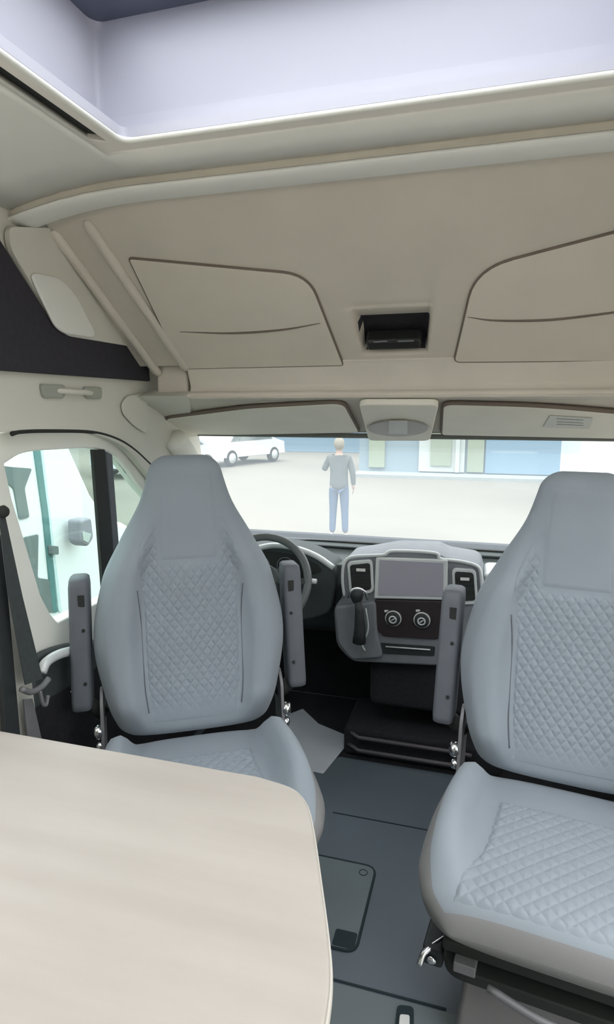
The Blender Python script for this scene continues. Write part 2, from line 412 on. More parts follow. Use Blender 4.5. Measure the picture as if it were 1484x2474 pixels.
# sun visors
def visor(pxs, rad, label, extra=None):
    pts = [PX(x, y, plane=(tuple(HL_A + HN * .006), HN)) for x, y in pxs]; c = sum(pts, Vector()) / len(pts)
    t = thing('sun_visor', label, 'sun visor', c, 0)
    inv = Matrix.Translation(-c)
    bm = bmesh.new(); prism(bm, [inv @ p for p in rnd(pts, rad, 8)], HN * .009); link('visor_board', bm, M['visor'], t, bev=.005)
    bm = bmesh.new(); L = rnd(pts, rad, 8); tube(bm, [inv @ (p + HN * .001) for p in L], .0075, 6, closed=True); link('visor_joint', bm, M['groove'], t, smooth=True)  # dark gap around the visor, added as a dark tube
    if extra: extra(t, inv)
    return t
visor([(405, 1007), (600, 982), (830, 969), (868, 1040), (390, 1050)], [.02, .05, .05, .02, .02], 'long beige sun visor folded up above the left half of the windscreen')
def sticker(t, inv):
    pl = (tuple(HL_A + HN * .0165), HN)
    pts = [inv @ PX(x, y, plane=pl) for x, y in ((1330, 1004), (1432, 1010), (1424, 1036), (1312, 1032))]
    bm = bmesh.new(); prism(bm, pts, HN * .001); s = link('warning_sticker', bm, mat('sticker', (.62, .63, .58), .5), t)
    for y0 in (1011, 1018, 1024):
        a, b = [inv @ PX(x, y, plane=pl) + HN * .0012 for x, y in ((1345, y0), (1410, y0 + 3))]
        bm = bmesh.new(); tube(bm, [a, b], .0012, 6); link('print_line', bm, M['dashgrey'], s)
visor([(1072, 972), (1300, 978), (1560, 1000), (1560, 1056), (1068, 1046)], [.04, .1, .02, .02, .02], 'beige sun visor with a pale sticker above the right half of the windscreen', sticker)
# dome lamp
pl = (tuple(HL_A + HN * .004), HN)
c = PX(962, 1020, plane=pl); inv = Matrix.Translation(-c)
dl = thing('dome_lamp', 'oval grey map lamp in a beige housing between the sun visors', 'lamp', c)
bm = bmesh.new(); prism(bm, rnd([inv @ PX(x, y, plane=pl) for x, y in ((868, 962), (1062, 962), (1040, 1052), (892, 1052))], .03, 8), HN * .022); link('housing', bm, M['visor'], dl, bev=.006)
pl2 = (tuple(HL_A + HN * .027), HN)
def ell(cx, cy, rx, ry, plane, n=28): return [PX(cx + rx * math.cos(q), cy + ry * math.sin(q), plane=plane) for q in [2 * math.pi * k / n for k in range(n)]]
bm = bmesh.new(); prism(bm, [inv @ p for p in ell(962, 1032, 73, 19, pl2)], HN * .006); lens = link('lens', bm, mat('lamp_lens', (.30, .29, .28), .35), dl, bev=.002)
pl3 = (tuple(HL_A + HN * .034), HN)
bm = bmesh.new(); prism(bm, rnd([inv @ PX(x, y, plane=pl3) for x, y in ((940, 1016), (985, 1016), (985, 1046), (940, 1046))], .004), HN * .004); link('switch', bm, mat('lamp_switch', (.52, .53, .52), .4), dl, bev=.001)

# ---- left wall, its lining and the cab door
def WX(x, y, X=XL): return PX(x, y, X=X)
arch = smoothline([WX(-60, 1062), WX(0, 1045), (WX(100, 1039)), WX(200, 1043), WX(262, 1060), WX(310, 1088), WX(352, 1135)], 6)
fy = WX(352, 1135)
wall_out = [Vector((XL, -1.8, 0)), Vector((XL, 1.27, 0)), Vector((XL, 1.27, WX(-60, 1062).z - .05))]
ybk = WX(-60, 1062).y
wall_out = [Vector((XL, -1.8, 0)), Vector((XL, ybk - .04, 0)), Vector((XL, ybk - .04, 1.2))] + arch + [Vector((XL, fy.y + .45, .80)), Vector((XL, fy.y + .55, .80)), Vector((XL, 2.36, 1.36)), Vector((XL, 2.36, 1.5)), Vector((XL, 2.1, 1.62)), Vector((XL, 1.6, 1.93)), Vector((XL, -1.8, 1.93))]
dw = rnd([Vector((XL, -.75, .85)), Vector((XL, .95, .85)), Vector((XL, .95, 1.55)), Vector((XL, -.75, 1.55))], .08, 6)
bm = bmesh.new(); plate(bm, wall_out, [dw], (-.03, 0, 0)); wl = link('wall_left', bm, M['wall'], kind='structure', bev=.003)
bm = bmesh.new(); prism(bm, [p + Vector((-.012, 0, 0)) for p in dw], (-.006, 0, 0)); link('added_window', bm, M['skyglass'], kind='structure')  # unseen side window, added to bring more light onto the table
bm = bmesh.new(); box(bm, (XL - .04, 1.75, 1.66), (.02, 1.35, .62)); link('wall_outer', bm, M['vanwhite'], kind='structure')
bm = bmesh.new(); box(bm, (XL - .01, 1.9, .29), (.02, 1.6, .58)); link('wall_lower', bm, M['carpet'], kind='structure')
# dark side shelf, seen as a dark flat recess
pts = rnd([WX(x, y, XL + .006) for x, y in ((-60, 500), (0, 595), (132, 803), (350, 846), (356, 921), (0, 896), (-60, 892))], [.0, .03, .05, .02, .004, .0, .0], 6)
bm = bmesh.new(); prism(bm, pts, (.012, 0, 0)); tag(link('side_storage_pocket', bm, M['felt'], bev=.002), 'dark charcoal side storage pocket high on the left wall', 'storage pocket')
# lining pads above the pocket
pts = rnd([WX(x, y, XL + .004) for x, y in ((8, 548), (118, 552), (205, 655), (352, 842), (335, 842), (150, 812), (122, 784), (12, 600))], .03, 6)
bm = bmesh.new(); prism(bm, pts, (.018, 0, 0)); lp = link('trim_8', bm, M['wall'], kind='structure', bev=.008)
pts = rnd([WX(x, y, XL + .022) for x, y in ((62, 655), (140, 672), (178, 712), (232, 818), (150, 806), (128, 790))], .04, 6)
bm = bmesh.new(); prism(bm, pts, (.010, 0, 0)); link('raised_pad', bm, M['ceilg'], lp, bev=.008)
pts = rnd([WX(x, y, XL + .004) for x, y in ((290, 978), (304, 956), (352, 950), (354, 1050), (322, 1030), (296, 1002))], .03, 6)
bm = bmesh.new(); prism(bm, pts, (.006, 0, 0)); link('corner_bulge', bm, M['wall'], lp, bev=.008)
# grab-handle sockets
gh = WX(165, 948)
t = thing('grab_handle', 'small grey grab handle on the left wall above the door', 'handle', (XL, gh.y, gh.z))
for a in ((92, 928, 150, 962), (196, 934, 240, 964)):
    p = [WX(a[0], a[1]), WX(a[2], a[1] + 2), WX(a[2], a[3]), WX(a[0] + 8, a[3])]
    bm = bmesh.new(); prism(bm, rnd([q - Vector((XL, gh.y, gh.z)) for q in p], .012), (.012, 0, 0)); link('socket', bm, mat('socket_grey', (.36, .38, .33), .6), t, bev=.004)
bm = bmesh.new(); a, b = WX(125, 944), WX(222, 950); tube(bm, smoothline([a - Vector((XL, gh.y, gh.z)) , (a.lerp(b, .3)) - Vector((XL - .02, gh.y, gh.z)), (a.lerp(b, .7)) - Vector((XL - .02, gh.y, gh.z)), b - Vector((XL, gh.y, gh.z))], 5), .008, 10); link('grip', bm, M['wall'], t, smooth=True)
# corner piece where beam, wall and pillar meet
bm = bmesh.new(); a = PX(392, 880, Y=1.93); b = PX(450, 970, Y=1.93)
box(bm, ((a.x + b.x) / 2 - .01, 1.965, (a.z + b.z) / 2), (b.x - a.x + .03, .07, a.z - b.z)); link('trim_9', bm, M['liner'], kind='structure', bev=.01)
pts = rnd([PX(x, y, plane=(tuple(HL_A + HN * .004), HN)) for x, y in ((335, 957), (455, 957), (462, 1010), (440, 1058), (335, 1066))], .02, 6)
bm = bmesh.new(); prism(bm, pts, (0, .06, .02)); link('trim_10', bm, M['wall'], kind='structure', bev=.015)
# A pillar
bm = bmesh.new(); tube(bm, smoothline([(XL + .02, 2.12, 1.29), (XL + .03, 2.22, 1.20), (XL + .03, 2.4, 1.02), (XL + .03, 2.62, .84)], 6), .045, 12); link('trim_11', bm, M['cream'], smooth=True, kind='structure')
bm = bmesh.new(); tube(bm, smoothline([(XR - .02, 2.12, 1.29), (XR - .03, 2.22, 1.20), (XR - .03, 2.4, 1.04), (XR - .03, 2.66, .84)], 6), .045, 12); link('trim_12', bm, M['cream'], smooth=True, kind='structure')

# cab door with window
XD = XL - .035
def DX(x, y): return PX(x, y, X=XD)
def DX2(x, y, o=0): return PX(x, y, X=XD + o)
dout = smoothline([DX(-70, 1072), DX(0, 1046), DX(100, 1036), DX(200, 1038), DX(270, 1056), DX(330, 1092), DX(372, 1140)], 6)
dout = dout + [Vector((XD, 2.75, .85)), Vector((XD, 2.75, .10)), Vector((XD, 1.22, .10)), Vector((XD, 1.22, 1.1))]
ih = smoothline([DX(12, 1120), DX(60, 1094), DX(140, 1086), DX(235, 1084), DX(288, 1108), DX(338, 1172)], 5)
dbl = PX(338, 1172, X=XD)
sill = DX(140, 1503)
hole = ih + [Vector((XD, dbl.y + .42, sill.z + .02)), Vector((XD, dbl.y + .3, sill.z))] + [sill, DX(122, 1482), DX(100, 1440), DX(62, 1310), DX(30, 1205)]
bm = bmesh.new(); plate(bm, dout, [hole], (-.05, 0, 0)); door = link('door_1', bm, M['cream'], kind='structure', bev=.006)
bm = bmesh.new(); tube(bm, [p + Vector((.03, 0, 0)) for p in smoothline([DX(5, 1048), DX(30, 1042), DX(100, 1040), DX(200, 1043), DX(262, 1060), DX(305, 1086), DX(345, 1122)], 8)], .0065, 8); link('rubber_seal', bm, M['rubber'], door, smooth=True)
bm = bmesh.new(); prism(bm, [Vector(p) + Vector((-.02, 0, 0)) for p in hole], (-.005, 0, 0)); link('pane', bm, M['sideglass'], door)
a0, a1 = DX(223, 1086), DX(252, 1086); b0, b1 = DX(254, 1500), DX(285, 1500)
bm = bmesh.new(); prism(bm, [p + Vector((-.01, 0, 0)) for p in (a0, a1, b1, b0)], (.014, 0, 0)); link('quarter_window_bar', bm, M['rubber'], door, bev=.003)
bm = bmesh.new(); q = [DX(255, 1090), DX(270, 1098), DX(300, 1500), DX(285, 1500)]; prism(bm, [p + Vector((-.005, 0, 0)) for p in q], (.008, 0, 0)); link('quarter_window_frame', bm, M['arm'], door, bev=.003)
# inner door card below the sill
bm = bmesh.new(); yy0, yy1 = 1.24, 2.4
pts = smoothline([DX2(85, 1592, .03), DX2(120, 1572, .03), DX2(170, 1556, .03), DX2(235, 1550, .03)], 5)
prism(bm, pts + [Vector((XD + .03, yy1, pts[-1].z)), Vector((XD + .03, yy1, .15)), Vector((XD + .03, yy0, .15))], (-.03, 0, 0)); link('door_card', bm, M['dash'], door, bev=.01)
bm = bmesh.new(); tube(bm, smoothline([DX2(100, 1625, .06), DX2(112, 1600, .06), DX2(140, 1582, .06), DX2(175, 1572, .06)], 6), .014, 10); link('armrest_ledge', bm, M['dashsilver'], door, smooth=True)
bm = bmesh.new(); tube(bm, smoothline([DX2(172, 1668, .05), DX2(178, 1685, .05), DX2(190, 1690, .05)], 5), .006, 8); link('door_handle', bm, M['chrome'], door, smooth=True)

# B pillar with belts
XB = XL + .02
def BX(x, y, o=0): return PX(x, y, X=XB + o)
bm = bmesh.new(); prism(bm, [BX(-70, 1150), BX(12, 1240), BX(60, 1500), BX(95, 1780), BX(110, 1900), BX(-40, 1900)], (-.02, 0, 0)); link('trim_13', bm, M['wall'], kind='structure', bev=.004)
bm = bmesh.new(); prism(bm, [BX(-30, 1280, .02), BX(3, 1290, .02), BX(22, 1450, .02), BX(52, 1790, .02), BX(14, 1790, .02), BX(-6, 1500, .02)], (-.015, 0, 0)); tag(link('pillar_cover', bm, M['blk'], bev=.004), 'black slim pillar cover at the left edge beside the table', 'pillar cover')
sb = thing('seat_belt', 'black seat belt strap running down the left door pillar to its buckle', 'seat belt', BX(60, 1640))
inv = Matrix.Translation(-sb.location)
bm = bmesh.new(); prism(bm, [inv @ p for p in (BX(-2, 1238, .045), BX(12, 1240, .045), BX(55, 1440, .045), BX(104, 1640, .045), BX(62, 1655, .045), BX(22, 1440, .045))], (-.004, 0, 0)); link('strap', bm, mat('belt_webbing', (.05, .06, .06), .8, .1, 80), sb, bev=.001)
bm = bmesh.new(); lathe(bm, [(.002, 0), (.014, .0), (.016, .006), (.012, .014), (.002, .016)], 18, inv @ frame_to(BX(3, 1236, .04), (1, 0, 0))); link('upper_anchor', bm, M['rubber'], sb, smooth=True)
bm = bmesh.new(); tube(bm, [inv @ p for p in smoothline([BX(52, 1665, .05), BX(75, 1672, .05), BX(100, 1660, .05), BX(118, 1640, .05)], 5)], .008, 8); link('lower_anchor', bm, M['steel'], sb, smooth=True)
bm = bmesh.new(); tube(bm, [inv @ p for p in smoothline([BX(96, 1668, .05), BX(104, 1700, .05), BX(112, 1702, .05), BX(116, 1680, .05)], 5)], .005, 8); link('anchor_loop', bm, M['steel'], sb, smooth=True)
bm = bmesh.new(); prism(bm, [inv @ p for p in (BX(58, 1690, .03), BX(80, 1688, .03), BX(105, 1800, .03), BX(70, 1800, .03))], (-.006, 0, 0)); link('lower_cover', bm, M['steel'], sb, bev=.002)

# right wall: rear part and front part with the side door standing open between them; cab door with window
bm = bmesh.new(); box(bm, (XR + .015, -.95, .96), (.03, 1.7, 1.92)); box(bm, (XR + .015, 1.7, 1.65), (.03, 1.2, .55)); box(bm, (XR + .015, 1.9, .42), (.03, 1.6, .84)); box(bm, (XR + .015, 1.15, .95), (.03, .1, 1.9))
box(bm, (XR + .015, .1, 1.88), (.03, 2.2, .1)); link('wall_right', bm, M['wall'], kind='structure', bev=.004)

bm = bmesh.new(); box(bm, (XC, -1.82, .96), (1.86, .03, 1.92)); link('wall_rear', bm, M['wall'], kind='structure')
# windscreen
WB_Y = 2.72; WB_Z = PX(800, 1302, Y=WB_Y).z
bm = bmesh.new()
def wsf(u, v):
    x = -1.14 + 1.74 * u; e = ((x - XC) / .87) ** 2
    return Vector((x, WT_Y + .012 + (WB_Y - WT_Y) * v + .015 * math.sin(math.pi * v) - .10 * e * v, WT_Z + (WB_Z - .03 - WT_Z) * v))
grid(bm, wsf, 24, 8); ws = link('window_2', bm, M['windshield'], smooth=True, kind='structure'); solid(ws, .005, 0)

bm = bmesh.new(); box(bm, (XC, WB_Y - .035, WB_Z - .016), (1.62, .02, .036)); link('trim_17', bm, M['rubber'], kind='structure', bev=.003)

# ================================================================== DASHBOARD
dash = thing('dashboard', 'dark grey dashboard with silver centre surround under the windscreen', 'dashboard', (XC, 2.5, 0))
di = Matrix.Translation((-XC, -2.5, 0))
def ds(name, bm, m, parent=dash, **k):
    bmesh.ops.transform(bm, matrix=di, verts=bm.verts); return link(name, bm, m, parent, **k)
zt2 = lambda py, Y: PX(800, py, Y=Y).z
prof = [(2.78, WB_Z - .02), (2.70, WB_Z - .004), (2.60, WB_Z - .012), (2.585, WB_Z - .03), (2.50, WB_Z - .028), (2.42, WB_Z - .03), (2.36, .78), (2.33, .70), (2.36, .60), (2.45, .48), (2.60, .40), (2.8, .38)]
bm = bmesh.new(); rows = []
for i in range(25):
    x = -1.15 + 1.77 * i / 24; e = ((x - XC) / .88) ** 4
    rows.append([Vector((x, y - .08 * e, z)) for y, z in prof])
loft(bm, rows); ds('dash_body', bm, M['dash'], smooth=False, bev=.008)
YS = 2.24    # face of the centre stack
def S(x, y, o=0.0): return PX(x, y, Y=YS + o)
def pan(name, pxs, r, o, th, m, parent=dash, bev=.004, seg=6, **k):
    bm = bmesh.new(); prism(bm, rnd([S(x, y, o) for x, y in pxs], r, seg), (0, th, 0)); return ds(name, bm, m, parent, bev=bev, **k)
surr = pan('centre_stack', [(826, 1352), (905, 1340), (950, 1332), (1055, 1336), (1078, 1348), (1160, 1362), (1180, 1450), (1150, 1590), (1090, 1612), (850, 1600), (812, 1560), (805, 1470), (830, 1440)], .03, 0, .22, M['dashgrey'], bev=.012)
# silver vent surrounds
def ringpx(name, pxs, r, wd, o, m, parent):
    bm = bmesh.new(); tube(bm, rnd([S(x, y, o) for x, y in pxs], r, 6), wd, 8, closed=True); return ds(name, bm, m, parent, smooth=True)
VL = [(838, 1358), (900, 1352), (904, 1432), (845, 1440)]; VR = [(1092, 1372), (1150, 1376), (1156, 1460), (1096, 1462)]
for vp in (VL, VR):
    vf = pan('air_vent', vp, .02, -.012, .014, M['dashsilver'], surr, bev=.003)
    cx = sum(p[0] for p in vp) / 4; cy = sum(p[1] for p in vp) / 4
    inn = [(cx + (x - cx) * .78, cy + (y - cy) * .80) for x, y in vp]
    pan('vent_recess', inn, .012, -.016, .006, M['rubber'], surr, bev=.001)
    for k in range(4):
        yy = cy - 24 + 15 * k
        pan('vent_slat', [(cx - 22, yy), (cx + 22, yy + 1), (cx + 22, yy + 5), (cx - 22, yy + 4)], .001, -.019, .004, M['blk'], surr, bev=0)
    pan('vent_tab', [(cx - 11, cy - 22), (cx + 11, cy - 21), (cx + 11, cy - 14), (cx - 11, cy - 15)], .002, -.024, .005, M['white'], surr, bev=.001)
# upper edge of the stack, windscreen light put into its bright silver
bm = bmesh.new(); tube(bm, smoothline([S(832, 1440, -.004), S(828, 1400, -.004), S(832, 1362, -.004), S(850, 1346, -.004), S(905, 1342, -.004), S(930, 1340, -.004), S(952, 1331, -.004), S(1050, 1336, -.004), S(1064, 1350, -.004), S(1110, 1356, -.004), S(1150, 1366, -.004), S(1162, 1385, -.004), S(1166, 1440, -.004)], 5), .0062, 8); ds('stack_edge', bm, M['dashsilver'], surr, smooth=True)
# infotainment screen
sf = pan('screen_frame', [(908, 1347), (1082, 1353), (1082, 1450), (904, 1446)], .006, -.014, .02, M['dashsilver'], surr)
pan('display', [(917, 1353), (1072, 1360), (1071, 1442), (914, 1438)], .003, -.017, .004, M['screen'], surr, bev=.001)
# tray top above screen
# climate panel
cp = pan('climate_panel', [(904, 1449), (1086, 1453), (1084, 1512), (1058, 1546), (925, 1538), (908, 1515)], .012, -.012, .016, M['clim'], surr)
for kx, ky in ((951, 1493), (1020, 1497)):
    k0 = S(kx, ky, -.012)
    kb = bmesh.new(); lathe(kb, [(.002, 0), (.034, 0), (.034, .004), (.027, .006), (.026, .018), (.023, .020), (.002, .020)], 28, frame_to(k0, (0, -1, 0))); kn = ds('climate_knob', kb, M['blk'], cp, smooth=True)
    rb = bmesh.new(); tube(rb, [k0 + Vector((.0285 * math.cos(q), -.0065, .0285 * math.sin(q))) for q in [2 * math.pi * j / 28 for j in range(28)]], .0028, 6, closed=True); ds('dial_ring', rb, M['white'], kn, smooth=True)
    rb = bmesh.new(); tube(rb, [k0 + Vector((.013 * math.cos(q), -.021, .013 * math.sin(q))) for q in [2 * math.pi * j / 20 for j in range(20)]], .0028, 6, closed=True); ds('knob_rim', rb, M['dashsilver'], kn, smooth=True)
    rb = bmesh.new(); tube(rb, [k0 + Vector((-.006, -.022, -.004)), k0 + Vector((.008, -.022, .006))], .002, 6); ds('knob_pointer', rb, M['white'], kn)
for tx, ty in ((934, 1474), (1010, 1473)):
    pan('dial_mark', [(tx - 5, ty), (tx + 5, ty), (tx + 5, ty + 5), (tx - 5, ty + 5)], .001, -.014, .003, M['white'], cp, bev=0)
# slot below
pan('lower_slot', [(918, 1553), (1052, 1562), (1050, 1586), (925, 1580)], .008, -.003, .006, M['blk'], surr, bev=.002)
bm = bmesh.new(); tube(bm, [S(932, 1562, -.008), S(985, 1566, -.008), S(1040, 1570, -.008)], .003, 8); ds('slot_handle', bm, M['dashsilver'], surr, smooth=True)
# gear lever
gl = thing('gear_lever', 'short gear lever with a chrome-topped knob left of the climate panel', 'gear lever', PX(868, 1560, Y=2.20))
gi = Matrix.Translation(-gl.location)
def G(x, y, o=0.0): return gi @ PX(x, y, Y=2.14 + o)
bm = bmesh.new(); tube(bm, [G(868, 1552, .012), G(870, 1520, .01), G(868, 1475), G(864, 1450)], [.026, .022, .016, .012], 12); link('boot', bm, M['blk'], gl, smooth=True)
bm = bmesh.new(); lathe(bm, [(.002, -.03), (.016, -.028), (.022, -.012), (.026, .004), (.024, .018), (.014, .027), (.002, .029)], 20, frame_to(G(862, 1438), (0, -.3, 1))); link('knob', bm, M['blk'], gl, smooth=True)
bm = bmesh.new(); tube(bm, smoothline([G(843, 1444, -.02), G(850, 1427, -.025), G(866, 1422, -.025), G(882, 1430, -.02), (G(888, 1448, -.01))], 6), .0045, 8); link('chrome_cap', bm, M['chrome'], gl, smooth=True)
pan('lever_console', [(806, 1468), (908, 1452), (912, 1530), (925, 1590), (850, 1596), (816, 1555)], .02, -.02, .06, M['dashgrey'], surr, bev=.01)
bm = bmesh.new(); tube(bm, smoothline([S(884, 1470, -.03), S(890, 1520, -.03), S(876, 1555, -.03), S(882, 1572, -.03)], 5), .003, 8); ds('lever_trim', bm, M['dashsilver'], surr, smooth=True)
# dash face behind the wheel, instrument hood
def I(x, y, o=0.0): return PX(x, y, Y=2.30 + o)
bm = bmesh.new(); prism(bm, rnd([I(x, y) for x, y in ((560, 1330), (640, 1316), (710, 1324), (760, 1342), (808, 1370), (812, 1405), (800, 1480), (740, 1500), (560, 1500))], .03), (0, .16, 0)); ds('instrument_binnacle', bm, M['dash'], bev=.012)
bm = bmesh.new(); tube(bm, smoothline([I(600, 1330, -.01), I(660, 1318, -.012), I(715, 1325, -.012), I(765, 1344, -.01), I(806, 1372, 0)], 6), .012, 10); ds('binnacle_hood', bm, M['dashsilver'], smooth=True)
bm = bmesh.new(); prism(bm, rnd([I(x, y, -.004) for x, y in ((590, 1342), (650, 1332), (715, 1340), (765, 1362), (780, 1380), (720, 1400), (590, 1400))], .02), (0, .006, 0)); ds('instrument_cluster', bm, M['rubber'], bev=.001)
for gx, gy in ((632, 1366), (690, 1368)):
    g0 = I(gx, gy, -.008); bm = bmesh.new(); tube(bm, [g0 + Vector((.036 * math.cos(q), 0, .036 * math.sin(q))) for q in [2 * math.pi * j / 24 for j in range(24)]], .0018, 6, closed=True); ds('gauge_ring', bm, M['dashgrey'], smooth=True)
# passenger side top pod
pan('side_pod', [(1166, 1384), (1300, 1392), (1320, 1470), (1176, 1460)], .03, .03, .18, M['dashsilver'], surr, bev=.012)
# document clip / vent line along the deck
bm = bmesh.new(); tube(bm, [(-1.05, 2.60, WB_Z - .008), (.52, 2.60, WB_Z - .008)], .006, 8); ds('demister_strip', bm, M['dash'], smooth=True)
# lower dark dash and footwell
bm = bmesh.new(); box(bm, (-.18, 2.46, .42), (.46, .34, .40)); ds('lower_console', bm, M['carpet'], bev=.03)
bm = bmesh.new(); box(bm, (XC, 2.79, .4), (1.8, .04, .82)); link('wall_front', bm, M['carpet'], kind='structure')
# low tray with rails at its foot
tr = thing('foot_tray', 'low black tray with two rails on the cab floor between the seats', 'tray', (-.2, 2.32, 0))
ti = Matrix.Translation(-tr.location)
bm = bmesh.new(); box(bm, ti @ Vector((-.20, 2.42, .06)), (.62, .30, .12)); link('tray_body', bm, M['carpet'], tr, bev=.02)
for zz, yo in ((.10, 2.245), (.05, 2.235)):
    bm = bmesh.new(); tube(bm, [ti @ Vector((-.50, yo + .05, zz)), ti @ Vector((-.44, yo, zz)), ti @ Vector((-.06, yo, zz)), ti @ Vector((.0, yo - .01, zz))], .008, 8); link('rail', bm, mat('rail_dark', (.10, .09, .095), .4), tr, smooth=True)

# steering wheel
sc_ = PX(636, 1403, Y=2.12); rad = .172
stw = thing('steering_wheel', 'grey three-spoke steering wheel behind the left seat', 'steering wheel', sc_)
nrm = Vector((.12, -.90, .42)).normalized(); fm = frame_to((0, 0, 0), nrm, (0, 0, 1))
bm = bmesh.new(); tube(bm, [fm @ Vector((rad * math.cos(q), rad * math.sin(q), 0)) for q in [2 * math.pi * j / 56 for j in range(56)]], .0155, 12, closed=True); link('rim', bm, mat('wheel_leather', (.13, .14, .14), .4, .05, 40), stw, smooth=True)
bm = bmesh.new(); lathe(bm, [(.002, -.03), (.055, -.03), (.065, 0), (.06, .02), (.04, .028), (.002, .03)], 28, fm); link('hub', bm, M['dash'], stw, smooth=True)
for q in (R(90), R(-90), R(180)):
    a = fm @ Vector((.05 * math.cos(q), .05 * math.sin(q), .0)); b = fm @ Vector(((rad - .005) * math.cos(q), (rad - .005) * math.sin(q), 0))
    bm = bmesh.new(); tube(bm, [a, a.lerp(b, .5), b], [.026, .018, .014], 10, flat=.012); link('spoke', bm, M['dash'], stw, smooth=True)
bm = bmesh.new(); q0 = PX(714, 1408, Y=2.08) - sc_; lathe(bm, [(.002, 0), (.016, 0), (.015, .008), (.002, .01)], 16, frame_to(q0, (0, -1, .3))); link('spoke_button', bm, M['white'], stw, smooth=True)
stc = PX(730, 1402, Y=2.24)
sk_ = thing('column_stalk', 'small pale-tipped indicator stalk right of the steering wheel', 'stalk', stc)
bm = bmesh.new(); tube(bm, [Vector((-.06, .02, 0)), Vector((.03, 0, 0))], [.006, .008], 8); link('stem', bm, M['blk'], sk_, smooth=True)
bm = bmesh.new(); tube(bm, [Vector((.03, 0, 0)), Vector((.06, -.004, .001))], [.011, .010], 10); link('tip', bm, M['dashsilver'], sk_, smooth=True)
bm = bmesh.new(); tube(bm, [Vector((0, .005, 0)), sc_ * 0 + (Vector((sc_.x + .015, 2.275, .74)) - sc_)], .035, 12); link('column', bm, M['blk'], stw, smooth=True)
# steering column lower shroud dark area (pedal bay)
for px_ in (560, 640, 716):
    p = PX(px_, 1690, Y=2.52)
    pd = thing('pedal', {560: 'black pedal in the driver footwell, leftmost of three', 640: 'black pedal in the driver footwell, middle of three', 716: 'black pedal in the driver footwell, nearest the gear lever'}[px_], 'pedal', (p.x, 2.52, .18), 0)
    bx('pad', (0, 0, 0), (.05, .015, .07), M['rubber'], pd, .005, Matrix.Rotation(R(-30), 4, 'X'))
    bm = bmesh.new(); tube(bm, [(0, .01, .03), (0, .06, .10), (0, .10, .18)], .007, 8); link('arm', bm, M['blk'], pd, smooth=True)

# ================================================================== SEATS
ZB, ZH = .445, .82          # backrest foot and height
WTAB = [(0, .195), (.04, .222), (.13, .252), (.35, .284), (.56, .253), (.70, .197), (.84, .135), (.93, .112), (1, .098)]
TTAB = [(0, .055), (.1, .07), (.5, .066), (.8, .050), (1, .042)]
N_ = 2.8
def b_end(v):            # rounding at top and bottom
    e = min(v / .05, 1), min((1 - v) / .055, 1)
    return math.sqrt(1 - (1 - e[0]) ** 2), math.sqrt(max(0, 1 - (1 - e[1]) ** 2))
def b_w(v): a, b = b_end(v); return interp(WTAB, v) * (.86 + .14 * a) * (.50 + .50 * b)
def b_t(v): a, b = b_end(v); return interp(TTAB, v) * max(.05, a) * max(.05, b)
def b_c(v): return .062 + .125 * v + .018 * math.sin(math.pi * v)
def bol(u, w, v):
    q = abs(u) / w; k = ss(.02, .16, v) * (1 - ss(.60, .80, v))
    return k * .048 * ss(.50, .68, q) * (1 - ss(.82, 1.0, q) * .75)
def b_front(u, v):
    w = b_w(v); t = b_t(v); q = min(1, abs(u) / w)
    return b_c(v) - t * max(0, (1 - q ** N_)) ** (1 / N_) - bol(u, w, v)
def B_(u, v, off=0): return Vector((u, b_front(u, v) - off, ZB + ZH * v))
# cushion
CD_ = .53
CW = [(0, .245), (.2, .288), (.5, .304), (.75, .303), (.9, .282), (1.0, .245)]
def c_end(s): return math.sqrt(max(0, 1 - (1 - min((1 - s) / .085, 1)) ** 2)), math.sqrt(1 - (1 - min(s / .05, 1)) ** 2)
def c_w(s): a, b = c_end(s); return .975 * interp(CW, s) * (.80 + .20 * a) * (.9 + .1 * b)
def c_t(s): a, b = c_end(s); return .073 * max(.06, a) * max(.3, b)
def c_y(s): return .05 - CD_ * s
def c_c(s): return .365 + .008 * math.sin(math.pi * s) + .012 * s
def c_bol(u, w, s):
    q = abs(u) / w; return .082 * ss(.56, .76, q) * (1 - .8 * ss(.84, 1, q)) * ss(.02, .22, s) * (1 - ss(.62, .98, s))
def c_top(u, s):
    w = c_w(s); t = c_t(s); q = min(1, abs(u) / w)
    return c_c(s) + t * max(0, 1 - q ** 3.2) ** (1 / 3.2) + c_bol(u, w, s)
def quilt_h(a, b, p=.030):
    x = (a + b) / p; y = (a - b) / p
    return min(abs(math.sin(math.pi * x * .5)), abs(math.sin(math.pi * y * .5)))
